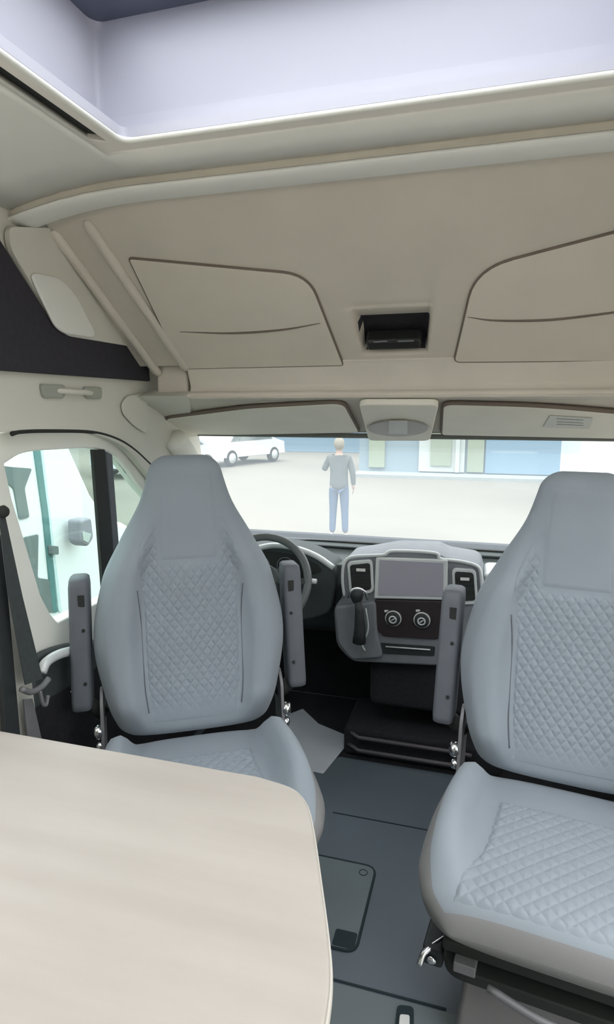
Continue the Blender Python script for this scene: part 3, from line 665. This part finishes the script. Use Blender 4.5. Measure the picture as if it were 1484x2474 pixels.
def make_seat(label):
    t = thing('swivel_seat', label, 'seat')
    # backrest
    bm = bmesh.new(); rings = []; nv = 90; nu = 72
    vs = [0.0006] + [.004, .010, .02, .03, .04] + [.05 + .89 * k / nv for k in range(nv + 1)] + [.952, .964, .975, .984, .991, .996, .9994]
    for v in vs:
        w_, tt = b_w(v), b_t(v); rg = []
        for k in range(nu):
            q = 2 * math.pi * k / nu; c, s = math.cos(q), math.sin(q)
            x = w_ * math.copysign(abs(c) ** (2 / N_), c); y = tt * math.copysign(abs(s) ** (2 / N_), s)
            yy = b_c(v) + y
            if y < 0: yy -= bol(x, w_, v) * min(1, -y / (tt * .35 + 1e-6))
            rg.append(Vector((x, yy, ZB + ZH * v)))
        rings.append(rg)
    loft(bm, rings); back = link('backrest', bm, M['seat'], t, smooth=True)
    # quilted centre panel
    qv0, qv1 = .075, .78
    QW = [(0, .128), (.2, .140), (.5, .143), (.7, .150), (.82, .146), (1.0, .108)]
    bm = bmesh.new()
    def qf(a, b):
        v = qv0 + (qv1 - qv0) * b; qw = interp(QW, b); u = (2 * a - 1) * qw
        e = min(a, 1 - a) * 2 * qw; k = ss(0, .014, e); kb = ss(0, .16, b) * (1 - ss(.86, 1, b)); k2 = 1 - (1 - k) * ss(.02, .12, b) * (1 - ss(.70, .86, b))
        return B_(u, v, -.0035 * (1 - k2) + .0010 * k2 + .0042 * k * kb * (1 - ss(.60, .625, v) * (1 - ss(.085, .10, abs(u)))) * quilt_h(u * 1.35, v * ZH, .0175) ** .55)
    grid(bm, qf, 170, 330); link('quilted_panel', bm, M['quilt'], back, smooth=True)
    # plain headrest insert
    bm = bmesh.new()
    def hf(a, b):
        v = .628 + .322 * b; hw = .088 + .0 * b - .012 * b * b; rr_ = min(1, b / .08); hw *= .88 + .12 * math.sqrt(1 - (1 - rr_) ** 2)
        u = (2 * a - 1) * hw; e = min(min(a, 1 - a) * 2 * hw, b * .26, (1 - b) * .26); k = ss(0, .016, e)
        return B_(u, v, .0004 + .0032 * k)
    grid(bm, hf, 50, 80); link('headrest_panel', bm, M['seat'], back, smooth=True)
    # seam lines flanking the panel
    for sgn in (-1, 1):
        bm = bmesh.new(); L = []
        for k in range(31):
            v = .11 + .43 * k / 30; b = (v - qv0) / (qv1 - qv0); L.append(B_(sgn * (interp(QW, b) + .003), v, .0022))
        tube(bm, L, .0016, 6); link('seam', bm, M['arm'], back, smooth=True)
    # cushion
    bm = bmesh.new(); rings = []
    for s in [0.0005, .003, .008, .02, .035, .05] + [.05 + .82 * k / 60 for k in range(1, 61)] + [.87 + .13 * math.sin(math.pi / 2 * k / 14) for k in range(1, 14)] + [.9994]:
        w_, tt = c_w(s), c_t(s); rg = []
        for k in range(72):
            q = 2 * math.pi * k / 72; c, sn = math.cos(q), math.sin(q)
            x = w_ * math.copysign(abs(c) ** (2 / 3.2), c); z = tt * math.copysign(abs(sn) ** (2 / 3.2), sn)
            zz = c_c(s) + z
            if z > 0: zz += c_bol(x, w_, s) * min(1, z / (tt * .35 + 1e-6))
            else: zz = c_c(s) + z * .92
            dz = max(0, c_c(s) + tt * .75 - zz); rg.append(Vector((x * (1 - .9 * dz), c_y(s) + .30 * dz * ss(.6, 1, s), zz)))
        rings.append(rg)
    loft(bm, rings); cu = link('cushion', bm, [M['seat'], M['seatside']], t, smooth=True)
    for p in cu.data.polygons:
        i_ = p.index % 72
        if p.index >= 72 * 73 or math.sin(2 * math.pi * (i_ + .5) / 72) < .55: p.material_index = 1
    bm = bmesh.new()
    def cqf(a, b):
        s = .26 + .705 * b; hw = interp([(0, .150), (.5, .162), (.75, .19), (1, .205)], b); u = (2 * a - 1) * hw
        e = min(min(a, 1 - a) * 2 * hw, min(b, 1 - b) * CD_ * .65); k = ss(0, .02, e)
        return Vector((u, c_y(s), c_top(u, s) - .0035 + .0055 * k + .0042 * k * quilt_h(u * 1.1, s * CD_, .0185) ** .55))
    grid(bm, cqf, 200, 200); link('quilted_seat_panel', bm, M['quilt'], cu, smooth=True)
    # armrests folded up
    for sgn in (-1, 1):
        bm = bmesh.new(); x0 = sgn * .322; rings = []
        A = Vector((x0, .10, .535)); B = Vector((x0 - sgn * .004, .165, .915))
        for k, q in ((0, .75), (.015, .95), (.06, 1), (.5, 1), (.93, 1), (.985, .92), (1, .72)):
            p = A.lerp(B, k); hw, hd = .030 * q, .045 * q
            rings.append([p + Vector((hw * math.copysign(abs(math.cos(a)) ** .45, math.cos(a)), hd * math.copysign(abs(math.sin(a)) ** .45, math.sin(a)), 0)) for a in [2 * math.pi * j / 20 for j in range(20)]])
        loft(bm, rings); ar = link('armrest', bm, M['arm'], t, smooth=True)
        bm = bmesh.new()
        for z_ in (.22, .62):
            p = A.lerp(B, z_) + Vector((sgn * -.012, -.045, 0)); bs_ = bmesh.new(); lathe(bs_, [(.001, 0), (.005, 0), (.005, .003), (.001, .0035)], 10, frame_to(p, (0, -1, 0))); link('armrest_screw', bs_, M['rubber'], ar)
        p = A.lerp(B, .84) + Vector((sgn * -.008, -.0455, 0)); box(bm, p, (.018, .004, .034)); link('armrest_slot', bm, M['rubber'], ar)
        bm = bmesh.new(); tube(bm, [Vector((sgn * .262, .11, .50)), Vector((sgn * .318, .11, .545))], .022, 14); link('armrest_pivot', bm, M['rubber'], t, smooth=True)
    # recliner hinge and knobs
    for sgn in (-1, 1):
        bm = bmesh.new(); prism(bm, rnd([Vector((sgn * .262, y, z)) for y, z in ((.02, .38), (.12, .38), (.15, .56), (.09, .60), (.05, .56))], .02), (sgn * .010, 0, 0)); link('recliner_bracket', bm, M['steel'], t, bev=.002)
        bm = bmesh.new(); lathe(bm, [(.002, 0), (.020, 0), (.023, .006), (.022, .018), (.016, .024), (.002, .026)], 20, frame_to((sgn * .272, .055, .475), (sgn, -.35, 0))); link('chrome_knob', bm, M['chrome'], t, smooth=True)
        bm = bmesh.new(); lathe(bm, [(.002, 0), (.014, 0), (.016, .006), (.012, .016), (.002, .018)], 18, frame_to((sgn * .272, .045, .435), (sgn, -.35, 0))); link('chrome_knob', bm, M['chrome'], t, smooth=True)
    # base: seat pan, slides, swivel plate, pedestal
    bm = bmesh.new(); box(bm, (0, -.20, .287), (.44, .42, .030)); link('seat_pan', bm, M['rubber'], t, bev=.008)
    for sgn in (-1, 1):
        bm = bmesh.new(); box(bm, (sgn * .17, -.20, .262), (.045, .46, .024)); link('slide_rail', bm, M['steel'], t, bev=.003)
    bm = bmesh.new(); prism(bm, rnd([Vector((x, y, .222)) for x, y in ((-.22, .02), (.22, .02), (.22, -.42), (-.22, -.42))], .05), (0, 0, .028)); link('swivel_plate', bm, M['rubber'], t, bev=.004)
    bm = bmesh.new(); 
    loft(bm, [[Vector((x * k, -.19 + (y) * k, z)) for x, y in ((-.18, -.18), (.18, -.18), (.18, .18), (-.18, .18))] for z, k in ((0, 1.08), (.19, .98), (.222, .98))]); pdst = link('pedestal', bm, mat('pedestal_grey', (.20, .19, .195), .6), t, bev=.012)
    bm = bmesh.new(); tube(bm, smoothline([(-.20, -.30, .235), (-.24, -.36, .235), (-.262, -.385, .225), (-.268, -.40, .205)], 5), .007, 8); lv = link('swivel_lever', bm, M['chrome'], t, smooth=True)
    bm = bmesh.new(); box(bm, (-.245, -.335, .215), (.045, .09, .05)); link('lever_housing', bm, M['blk'], t, bev=.008)
    bm = bmesh.new(); lathe(bm, [(.001, 0), (.011, 0), (.010, .007), (.001, .009)], 14, frame_to((-.245, -.381, .212), (0, -1, 0))); link('bolt', bm, M['chrome'], lv, smooth=True)
    bm = bmesh.new(); tube(bm, smoothline([(-.12, -.45, .262), (0, -.475, .255), (.14, -.47, .262)], 6), .008, 8); link('slide_bar', bm, M['steel'], t, smooth=True)
    return t
def copy_tree(o, parent=None):
    c = o.copy(); COL.objects.link(c); c.parent = parent
    for ch in list(o.children): copy_tree(ch, c)
    return c
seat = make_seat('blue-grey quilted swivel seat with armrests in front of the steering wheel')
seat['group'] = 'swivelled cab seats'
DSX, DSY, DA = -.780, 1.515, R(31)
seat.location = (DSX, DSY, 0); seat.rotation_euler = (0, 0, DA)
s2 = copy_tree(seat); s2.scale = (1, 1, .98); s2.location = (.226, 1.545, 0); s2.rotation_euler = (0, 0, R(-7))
s2['label'] = 'blue-grey quilted swivel seat on the right with its pedestal and lever visible'

# ================================================================== TABLE
tb = thing('dinette_table', 'pale oak dinette table with rounded corner at lower left', 'table', (-.7, .5, 0))
out = [PX(-60, 1755, Z=.67), PX(640, 1876, Z=.67), PX(745, 1946, Z=.67)]
far = 1.060
o2 = [Vector((XL + .01, far, .67)), Vector((-.425, far, .67))] + smoothline([Vector((-.425, far, .67)), PX(700, 1900, Z=.67), PX(738, 1935, Z=.67), PX(756, 2000, Z=.67), PX(775, 2130, Z=.67), PX(792, 2260, Z=.67), PX(798, 2350, Z=.67), PX(792, 2430, Z=.67), PX(778, 2500, Z=.67), PX(740, 2600, Z=.67), PX(600, 2800, Z=.67)], 6)[1:] + [Vector((XL + .01, .25, .67))]
bm = bmesh.new(); prism(bm, [p - tb.location for p in o2], (0, 0, -.028)); top = link('tabletop', bm, [M['wood']], tb, bev=.006)
bm = bmesh.new(); tube(bm, [p - tb.location + Vector((.0005, 0, -.014)) for p in o2[1:-1]], .0035, 8, flat=.012); link('edge_band', bm, M['woodedge'], tb, smooth=True)
bm = bmesh.new(); lathe(bm, [(.002, 0), (.13, 0), (.13, .008), (.035, .02), (.03, .6), (.06, .642), (.002, .642)], 28); link('pedestal_leg', bm, M['steel'], tb, smooth=True)

# ================================================================== FLOOR DETAILS
hc = PX(830, 2190, Z=0)
pts = [PX(901, 2098, Z=0), PX(868, 2312, Z=0)]
bm = bmesh.new(); hx1, hy1, hy0 = -.268, 1.68, 1.365
hp = rnd([Vector((-.62, hy0, .002)), Vector((hx1, hy0, .002)), Vector((hx1, hy1, .002)), Vector((-.62, hy1, .002))], .035, 8)
hatch = thing('floor_hatch', 'dark grey rounded floor hatch in the aisle beside the table', 'hatch', (-.445, 1.52, 0)); hi = Matrix.Translation(-hatch.location)
prism(bm, [hi @ p for p in hp], (0, 0, .002)); link('lid', bm, mat('hatch_lid', (.14, .17, .185), .42, .05, 8), hatch, bev=.001)
bm = bmesh.new(); tube(bm, [hi @ (p + Vector((0, 0, .0))) for p in hp], .0042, 6, closed=True); link('lid_joint', bm, M['line'], hatch, smooth=True)
def emb(px, py, r, z=.0042):
    p = hi @ PX(px, py, Z=z); b = bmesh.new(); tube(b, [p + Vector((r * math.cos(q), r * math.sin(q), 0)) for q in [2 * math.pi * j / 20 for j in range(20)]], .0014, 6, closed=True); return b
link('finger_pull', emb(878, 2108, .012), M['line'], hatch, smooth=True)
for px_, py_ in ((826, 2262), (845, 2280)): link('latch_mark', emb(px_, py_, .008), M['line'], hatch, smooth=True)
p = hi @ PX(842, 2272, Z=.004); bm = bmesh.new(); prism(bm, rnd([p + Vector((a, b, 0)) for a, b in ((-.04, -.025), (.02, -.025), (.02, .028), (-.04, .028))], .008), (0, 0, .0012)); link('latch_plate', bm, M['line'], hatch, bev=.0003, label='raised latch plate on the hatch')
# floor seams
bm = bmesh.new(); box(bm, (-.24, 1.277, .0012), (.42, .006, .0022)); link('trim_14', bm, M['line'], kind='structure')
bm = bmesh.new(); box(bm, (-.24, 1.90, .001), (.44, .004, .002)); link('trim_15', bm, M['line'], kind='structure')
# light rear floor section
bm = bmesh.new(); box(bm, (-.3, .40, .0005), (1.7, 1.74, .001)); link('floor_panel', bm, mat('floor_light', (.145, .175, .185), .45, .06, 3), kind='structure')
# floor socket at the bottom edge
fs = thing('floor_socket', 'white floor socket in a dark recess at the bottom edge', 'socket', PX(975, 2455, Z=0))
bm = bmesh.new(); prism(bm, rnd([PX(x, y, Z=.0015) - fs.location for x, y in ((960, 2430), (1000, 2434), (1000, 2520), (950, 2520))], .012), (0, 0, .004)); link('dark_surround', bm, M['line'], fs, bev=.001)
bm = bmesh.new(); prism(bm, rnd([PX(x, y, Z=.0055) - fs.location for x, y in ((966, 2454), (990, 2456), (990, 2520), (960, 2520))], .006), (0, 0, .006)); link('white_insert', bm, M['white'], fs, bev=.002)
# light mat in the driver's footwell
mp_ = [PX(x, y, Z=.006) for x, y in ((655, 1742), (732, 1712), (770, 1748), (852, 1782), (781, 1868), (700, 1850))]
cm = sum(mp_, Vector()) / 6
bm = bmesh.new(); prism(bm, [p - Vector((cm.x, cm.y, 0)) - Vector((0, 0, .006)) for p in rnd(mp_, .008)], (0, 0, .006)); o = link('floor_mat', bm, M['mat'], bev=.002); o.location = (cm.x, cm.y, .0005); tag(o, 'light grey floor mat in the driver footwell between the seats', 'floor mat')
# black carpet of the cab floor
bm = bmesh.new(); prism(bm, [Vector((-1.14, 2.02, .0)), Vector((-.64, 2.02, .0)), Vector((-.52, 2.25, 0)), Vector((.6, 2.25, 0)), Vector((.6, 2.76, 0)), Vector((-1.14, 2.76, 0))], (0, 0, .0008)); link('cab_carpet', bm, M['carpet'], kind='structure')

# unseen fill spots added behind the camera to brighten the cabin
for i, (lx, ly) in enumerate(((-.6, -.1), (.1, -.1), (-.27, -1.1))):
    t = thing('fill_spot', ('added round fill spot behind the roof window, left side', 'added round fill spot behind the roof window, right side', 'added round fill spot at the rear of the cabin')[i], 'lamp', (lx, ly, ZC))
    bm = bmesh.new(); lathe(bm, [(.002, -.012), (.045, -.012), (.05, -.004), (.05, 0), (.002, 0)], 24); link('bezel', bm, M['dashsilver'], t, smooth=True)
    L = bpy.data.lights.new('fill_spot_light', 'AREA'); L.shape = 'DISK'; L.size = .09; L.energy = FILL_SPOT_W; L.color = (1, .93, .82)
    lo = bpy.data.objects.new('fill_spot_light', L); COL.objects.link(lo); lo.parent = t; lo.location = (0, 0, -.014)

for i, (lx, sg) in enumerate(((XL + .03, 1), (XR - .03, -1))):  # unseen upward fill strips, added to brighten the ceiling
    t = thing('fill_strip', ('long added fill light strip high on the left wall behind the view', 'long added fill light strip high on the right wall behind the view')[i], 'lamp', (lx, -.35, 1.74))
    bx('housing', (0, 0, 0), (.05, 2.2, .03), M['dashsilver'], t, .006)
    L = bpy.data.lights.new('fill_strip_light', 'AREA'); L.shape = 'RECTANGLE'; L.size = .03; L.size_y = 2.1; L.energy = FILL_STRIP_W; L.color = (1, .95, .88)
    lo = bpy.data.objects.new('fill_strip_light', L); COL.objects.link(lo); lo.parent = t; lo.location = (0, 0, .02); lo.rotation_euler = (R(180), R(-28 * sg), 0)

# ================================================================== OUTSIDE
GZ = -.80
bm = bmesh.new(); box(bm, (0, 10, GZ - .05), (120, 120, .1)); link('ground', bm, M['ground'], kind='structure')
# hall with blue front
BY = 21.0
HWX = PX(868, 1100, Y=BY).x
hall = thing('warehouse', 'pale blue hall with green and white doors across the yard', 'building', (0, BY, GZ)); hb = Matrix.Translation((0, -BY, -GZ))
def HW(x, y, o=0.0): return hb @ PX(x, y, Y=BY + o)
bm = bmesh.new(); box(bm, (HWX + 20, 2, 3), (40, 4, 6)); link('wall', bm, M['blue2'], hall, bev=.02)
def hp_(name, x0, y0, x1, y1, m, o=-.05, **k):
    a = HW(x0, 1135, 0); b = HW(x1, 1135, 0); za = HW(x0, y1).z; zc_ = HW(x0, y0).z
    bm = bmesh.new(); box(bm, ((a.x + b.x) / 2, o, (za + zc_) / 2), (b.x - a.x, .12, zc_ - za)); return link(name, bm, m, hall, bev=.01, **k)
hp_('blue_shutter', 1172, 980, 1500, 1143, M['blue'], label='bright blue wall panel')
hp_('green_panel', 892, 980, 930, 1128, M['olive'])
hp_('door_frame', 1012, 980, 1122, 1138, M['pale'])
hp_('green_door', 1040, 1040, 1090, 1124, M['olive'], -.12)
hp_('green_panel', 1128, 980, 1168, 1140, M['olive'])
hp_('white_post', 1100, 980, 1110, 1140, M['pale'], -.2)
bm = bmesh.new(); box(bm, (HWX + 20, -.6, .05), (40, 1.2, .1)); link('kerb', bm, mat('kerb_grey', (.30, .33, .33), .9), hall)
fh = thing('far_hall', 'bright blue hall wall far across the yard behind the standing person', 'building', (-6, 31, GZ))
bm = bmesh.new(); box(bm, (-6, 2, 3), (30, 4, 6)); link('wall', bm, M['blue'], fh, bev=.02)
# parked cars
def car(loc, rz, paint, label, van=False):
    t = thing('parked_car', label, 'car', loc, rz)
    L, W, Hh = 4.3, 1.8, 1.5
    side = [(-2.15, .35), (-2.1, .75), (-1.6, .92), (-1.0, 1.45), (.7, 1.5), (1.5, 1.0), (2.1, .85), (2.15, .35)]
    bm = bmesh.new(); rings = []
    for y, k in ((-.9, .93), (-.86, 1), (.86, 1), (.9, .93)):
        rings.append([Vector((x * (1 if k == 1 else .985), y * (1 - .16 * max(0, (z - .9) / .6)), .35 + (z - .35) * (1 if k == 1 else .98))) for x, z in side])
    loft(bm, rings); link('body', bm, paint, t, bev=.05)
    for y in (-1, 1):
        bm = bmesh.new(); prism(bm, [Vector((x, y * (.905 - .16 * max(0, (z - .9) / .6) * .9), z)) for x, z in ((-1.4, .96), (-.92, 1.38), (.6, 1.42), (1.25, 1.0))], (0, y * .012, 0)); link('side_window', bm, M['vanglass'], t)
    for x in (-1.35, 1.35):
        for y in (-.82, .82):
            bm = bmesh.new(); lathe(bm, [(.01, -.1), (.3, -.1), (.33, -.05), (.33, .05), (.3, .1), (.01, .1)], 24, frame_to((x, y, .33), (0, 1, 0))); wh = link('wheel', bm, M['tyre'], t, smooth=True)
            bm = bmesh.new(); lathe(bm, [(.01, -.11), (.2, -.11), (.2, .11), (.01, .11)], 20, frame_to((x, y, .33), (0, 1, 0))); link('hubcap', bm, M['dashsilver'], wh, smooth=True)
    for y in (-.6, .6): bx('headlamp', (-2.12, y, .68), (.06, .3, .12), M['white'], t, .02)
    return t
p = PX(560, 1122, Z=GZ); car((p.x, p.y + .6, GZ), R(72), M['vanwhite'], 'white car parked across the yard, left of the blue hall')
p = PX(385, 1100, Y=19.0); car((p.x, 19.0, GZ), R(62), mat('car_silver', (.62, .66, .70), .35), 'silver car half hidden behind the left seat top')
p = PX(1440, 1100, Y=15.0)
t = thing('white_trailer', 'white box trailer at the right edge of the windscreen view', 'trailer', (p.x + .55, 15.0, GZ))
bx('box_body', (0, 0, 1.6), (2.2, 3.5, 2.5), M['vanwhite'], t, .08)
for s in (-1, 1):
    bm = bmesh.new(); lathe(bm, [(.01, -.1), (.34, -.1), (.36, 0), (.34, .1), (.01, .1)], 24, frame_to((s * .95, 0, .36), (1, 0, 0))); link('wheel', bm, M['tyre'], t, smooth=True)

# neighbouring white van beyond the driver's window
VX = -2.9
def NV(x, y, o=0.0): return PX(x, y, X=VX + o)
nb = thing('parked_van', 'large white van parked close by outside the driver window', 'van', (VX, 3.2, GZ)); ni = Matrix.Translation(-Vector((VX, 3.2, GZ)))
nose = [NV(172, 1080), NV(222, 1192), NV(262, 1255), NV(300, 1262), NV(345, 1290)]
prof_ = [Vector((VX, 1.0, GZ + .35)), Vector((VX, 1.0, 2.2)), Vector((VX, NV(150, 1030).y, 2.2))] + nose + [Vector((VX, nose[-1].y + .25, .05)), Vector((VX, nose[-1].y + .25, GZ + .35))]
bm = bmesh.new(); prism(bm, [ni @ p for p in prof_], (-2.0, 0, 0)); link('body', bm, M['vanwhite'], nb, bev=.05)
def nvp(name, pxs, m, o=.01, r=.02, th=.02, par=nb, bev=.004):
    bm = bmesh.new(); prism(bm, rnd([ni @ NV(x, y, o) for x, y in pxs], r), (-th, 0, 0)); return link(name, bm, m, par, bev=bev)
nvp('rear_side_window', [(-40, 1120), (28, 1128), (78, 1132), (60, 1180), (72, 1250), (48, 1256), (34, 1180)], M['vanglass'])
nvp('lower_window', [(58, 1298), (94, 1290), (92, 1396), (120, 1400), (142, 1478), (108, 1482), (84, 1440)], M['vanglass'])
nvp('door_seam', [(82, 1080), (96, 1080), (118, 1240), (140, 1480), (128, 1480), (104, 1240)], M['teal'], .012)
nvp('door_pull', [(126, 1318), (142, 1320), (143, 1340), (128, 1340)], M['vanglass'], .05, .01, .04)
nvp('body_stripe', [(98, 1080), (104, 1080), (150, 1478), (143, 1480)], mat('stripe_pale', (.60, .74, .76), .4), .011)
mir = nvp('door_mirror', [(196, 1256), (222, 1250), (228, 1300), (214, 1322), (198, 1312)], mat('mirror_grey', (.30, .29, .33), .5), .16, .03, .12, bev=.02)
nvp('mirror_glass', [(200, 1284), (222, 1290), (214, 1312), (202, 1306)], M['pale'], .165, .01, .006, par=mir)
for y in (1.9, NV(300, 1262).y - .1):
    bm = bmesh.new(); lathe(bm, [(.01, -.12), (.34, -.12), (.36, 0), (.34, .12), (.01, .12)], 24, ni @ frame_to((VX - .1, y, GZ + .36), (1, 0, 0))); link('wheel', bm, M['tyre'], nb, smooth=True)

# trees beyond the neighbour
def tree(x, y, h, r, label):
    t = thing('leafy_tree', label, 'tree', (x, y, GZ), 0, 'trees behind the parked van')
    bm = bmesh.new(); tube(bm, [(0, 0, 0), (.05, .02, h * .35), (0, .08, h * .7)], [.16, .12, .05], 10); link('trunk', bm, M['bark'], t, smooth=True)
    bm = bmesh.new(); rnd_ = random.Random(int(x * 100))
    for k in range(26):
        q = rnd_.uniform(0, 6.28); rr_ = rnd_.uniform(0, r * .75); zz = h * .6 + rnd_.uniform(-1, 1) * r * .8
        g = bmesh.ops.create_icosphere(bm, subdivisions=3, radius=rnd_.uniform(.35, .6) * r * .7)['verts']
        for v in g: v.co = v.co * (1 + .18 * rnd_.uniform(-1, 1)) + Vector((rr_ * math.cos(q), rr_ * math.sin(q), zz))
    link('foliage', bm, M['leaf'], t)
for i, (x, y, h) in enumerate(((-9.5, 8.0, 5.0), (-11.0, 12.8, 5.6), (-15.0, 17.5, 5.2))):
    tree(x, y, h, 1.9, ('leafy green tree beyond the van, nearest the driver window', 'leafy green tree beyond the van, in the middle of the row', 'leafy green tree beyond the van, furthest along the row')[i])

# ================================================================== PERSON in the yard (seen from behind)
pp = PX(818, 1296, Z=GZ)
per = thing('person', 'person in a grey jacket and blue jeans standing in the yard, seen from behind', 'person', (pp.x, pp.y, GZ), R(8))
def skinmesh(name, pts, edges, m, root=0, sub=2, par=per):
    me = bpy.data.meshes.new(name); me.from_pydata([p[:3] for p in pts], edges, []); me.materials.append(m)
    o = bpy.data.objects.new(name, me); COL.objects.link(o); o.parent = par
    s = o.modifiers.new('skin', 'SKIN'); s.use_smooth_shade = True
    for i, p in enumerate(pts):
        sv = me.skin_vertices[0].data[i]; sv.radius = (p[3], p[4] if len(p) > 4 else p[3]); sv.use_root = (i == root)
    q = o.modifiers.new('sub', 'SUBSURF'); q.levels = sub; q.render_levels = sub
    return o
pts = [(0, 0, .92, .13, .10), (0, 0, 1.10, .13, .10), (0, .0, 1.30, .16, .10), (0, .01, 1.41, .075, .065), (0, .02, 1.48, .055), (0, .025, 1.56, .078, .092), (0, .02, 1.64, .075, .09), (0, .02, 1.69, .04, .05),
       (.17, .0, 1.375, .055), (.235, -.01, 1.12, .042), (.25, .03, .88, .030), (.252, .045, .83, .032, .020),
       (-.17, .0, 1.375, .055), (-.26, .02, 1.16, .042), (-.20, .16, 1.28, .032), (-.17, .20, 1.33, .032, .020),
       (.09, 0, .84, .088), (.105, .01, .48, .060), (.12, -.02, .09, .042), (.13, .10, .035, .04, .03),
       (-.09, 0, .84, .088), (-.10, .03, .48, .060), (-.11, .0, .09, .042), (-.125, .12, .035, .04, .03)]
ed = [(0, 1), (1, 2), (2, 3), (3, 4), (4, 5), (5, 6), (6, 7), (2, 8), (8, 9), (9, 10), (10, 11), (2, 12), (12, 13), (13, 14), (14, 15), (0, 16), (16, 17), (17, 18), (18, 19), (0, 20), (20, 21), (21, 22), (22, 23)]
skinmesh('body', pts, ed, M['skin'])
jp = [(0, 0, .79, .185, .135), (0, 0, .98, .175, .128), (0, 0, 1.15, .16, .118), (0, 0, 1.32, .175, .115), (0, .0, 1.42, .085, .08), (.17, 0, 1.375, .068), (.24, -.01, 1.12, .055), (.252, .03, .90, .042), (-.17, 0, 1.375, .068), (-.265, .02, 1.16, .055), (-.205, .155, 1.275, .042)]
skinmesh('jacket', jp, [(0, 1), (1, 2), (2, 3), (3, 4), (3, 5), (5, 6), (6, 7), (3, 8), (8, 9), (9, 10)], M['jacket'])
skinmesh('jeans', [(0, 0, .93, .14, .105), (.09, 0, .83, .10), (.105, .01, .48, .072), (.12, -.02, .07, .058), (-.09, 0, .83, .10), (-.10, .03, .48, .072), (-.11, 0, .07, .058)], [(0, 1), (1, 2), (2, 3), (0, 4), (4, 5), (5, 6)], M['jeans'])
bm = bmesh.new(); g = bmesh.ops.create_uvsphere(bm, u_segments=24, v_segments=16, radius=1)['verts']
for v in g: v.co = Vector((v.co.x * .092, v.co.y * .105 - .002, v.co.z * .115 + 1.625)) 
bmesh.ops.delete(bm, geom=[v for v in bm.verts if v.co.y > .055 and v.co.z < 1.66], context='VERTS'); link('hair', bm, M['hair'], per, smooth=True)
for s in (-1, 1):   # ears, shoes, fingers
    bm = bmesh.new(); g = bmesh.ops.create_uvsphere(bm, u_segments=10, v_segments=8, radius=1)['verts']
    for v in g: v.co = Vector((v.co.x * .04 + s * .125, v.co.y * .125 + .05, max(-.0, v.co.z) * .075 + .0))
    link('shoe', bm, mat('shoe_white', (.75, .78, .82), .6), per, smooth=True)
for hx, hy, hz, dz in ((.252, .045, .82, -1), (-.165, .205, 1.335, .3)):
    for k in range(4):
        L = (.065, .075, .07, .055)[k]; o_ = (k - 1.5) * .017
        skinmesh('finger', [(hx, hy + o_, hz, .0095), (hx - .008, hy + o_ + .006, hz + dz * L * .55, .008), (hx - .02, hy + o_ + .012, hz + dz * L, .007)], [(0, 1), (1, 2)], M['skin'], sub=1)
    skinmesh('thumb', [(hx, hy + .028, hz + .02, .011), (hx - .012, hy + .05, hz - .015, .009)], [(0, 1)], M['skin'], sub=1)
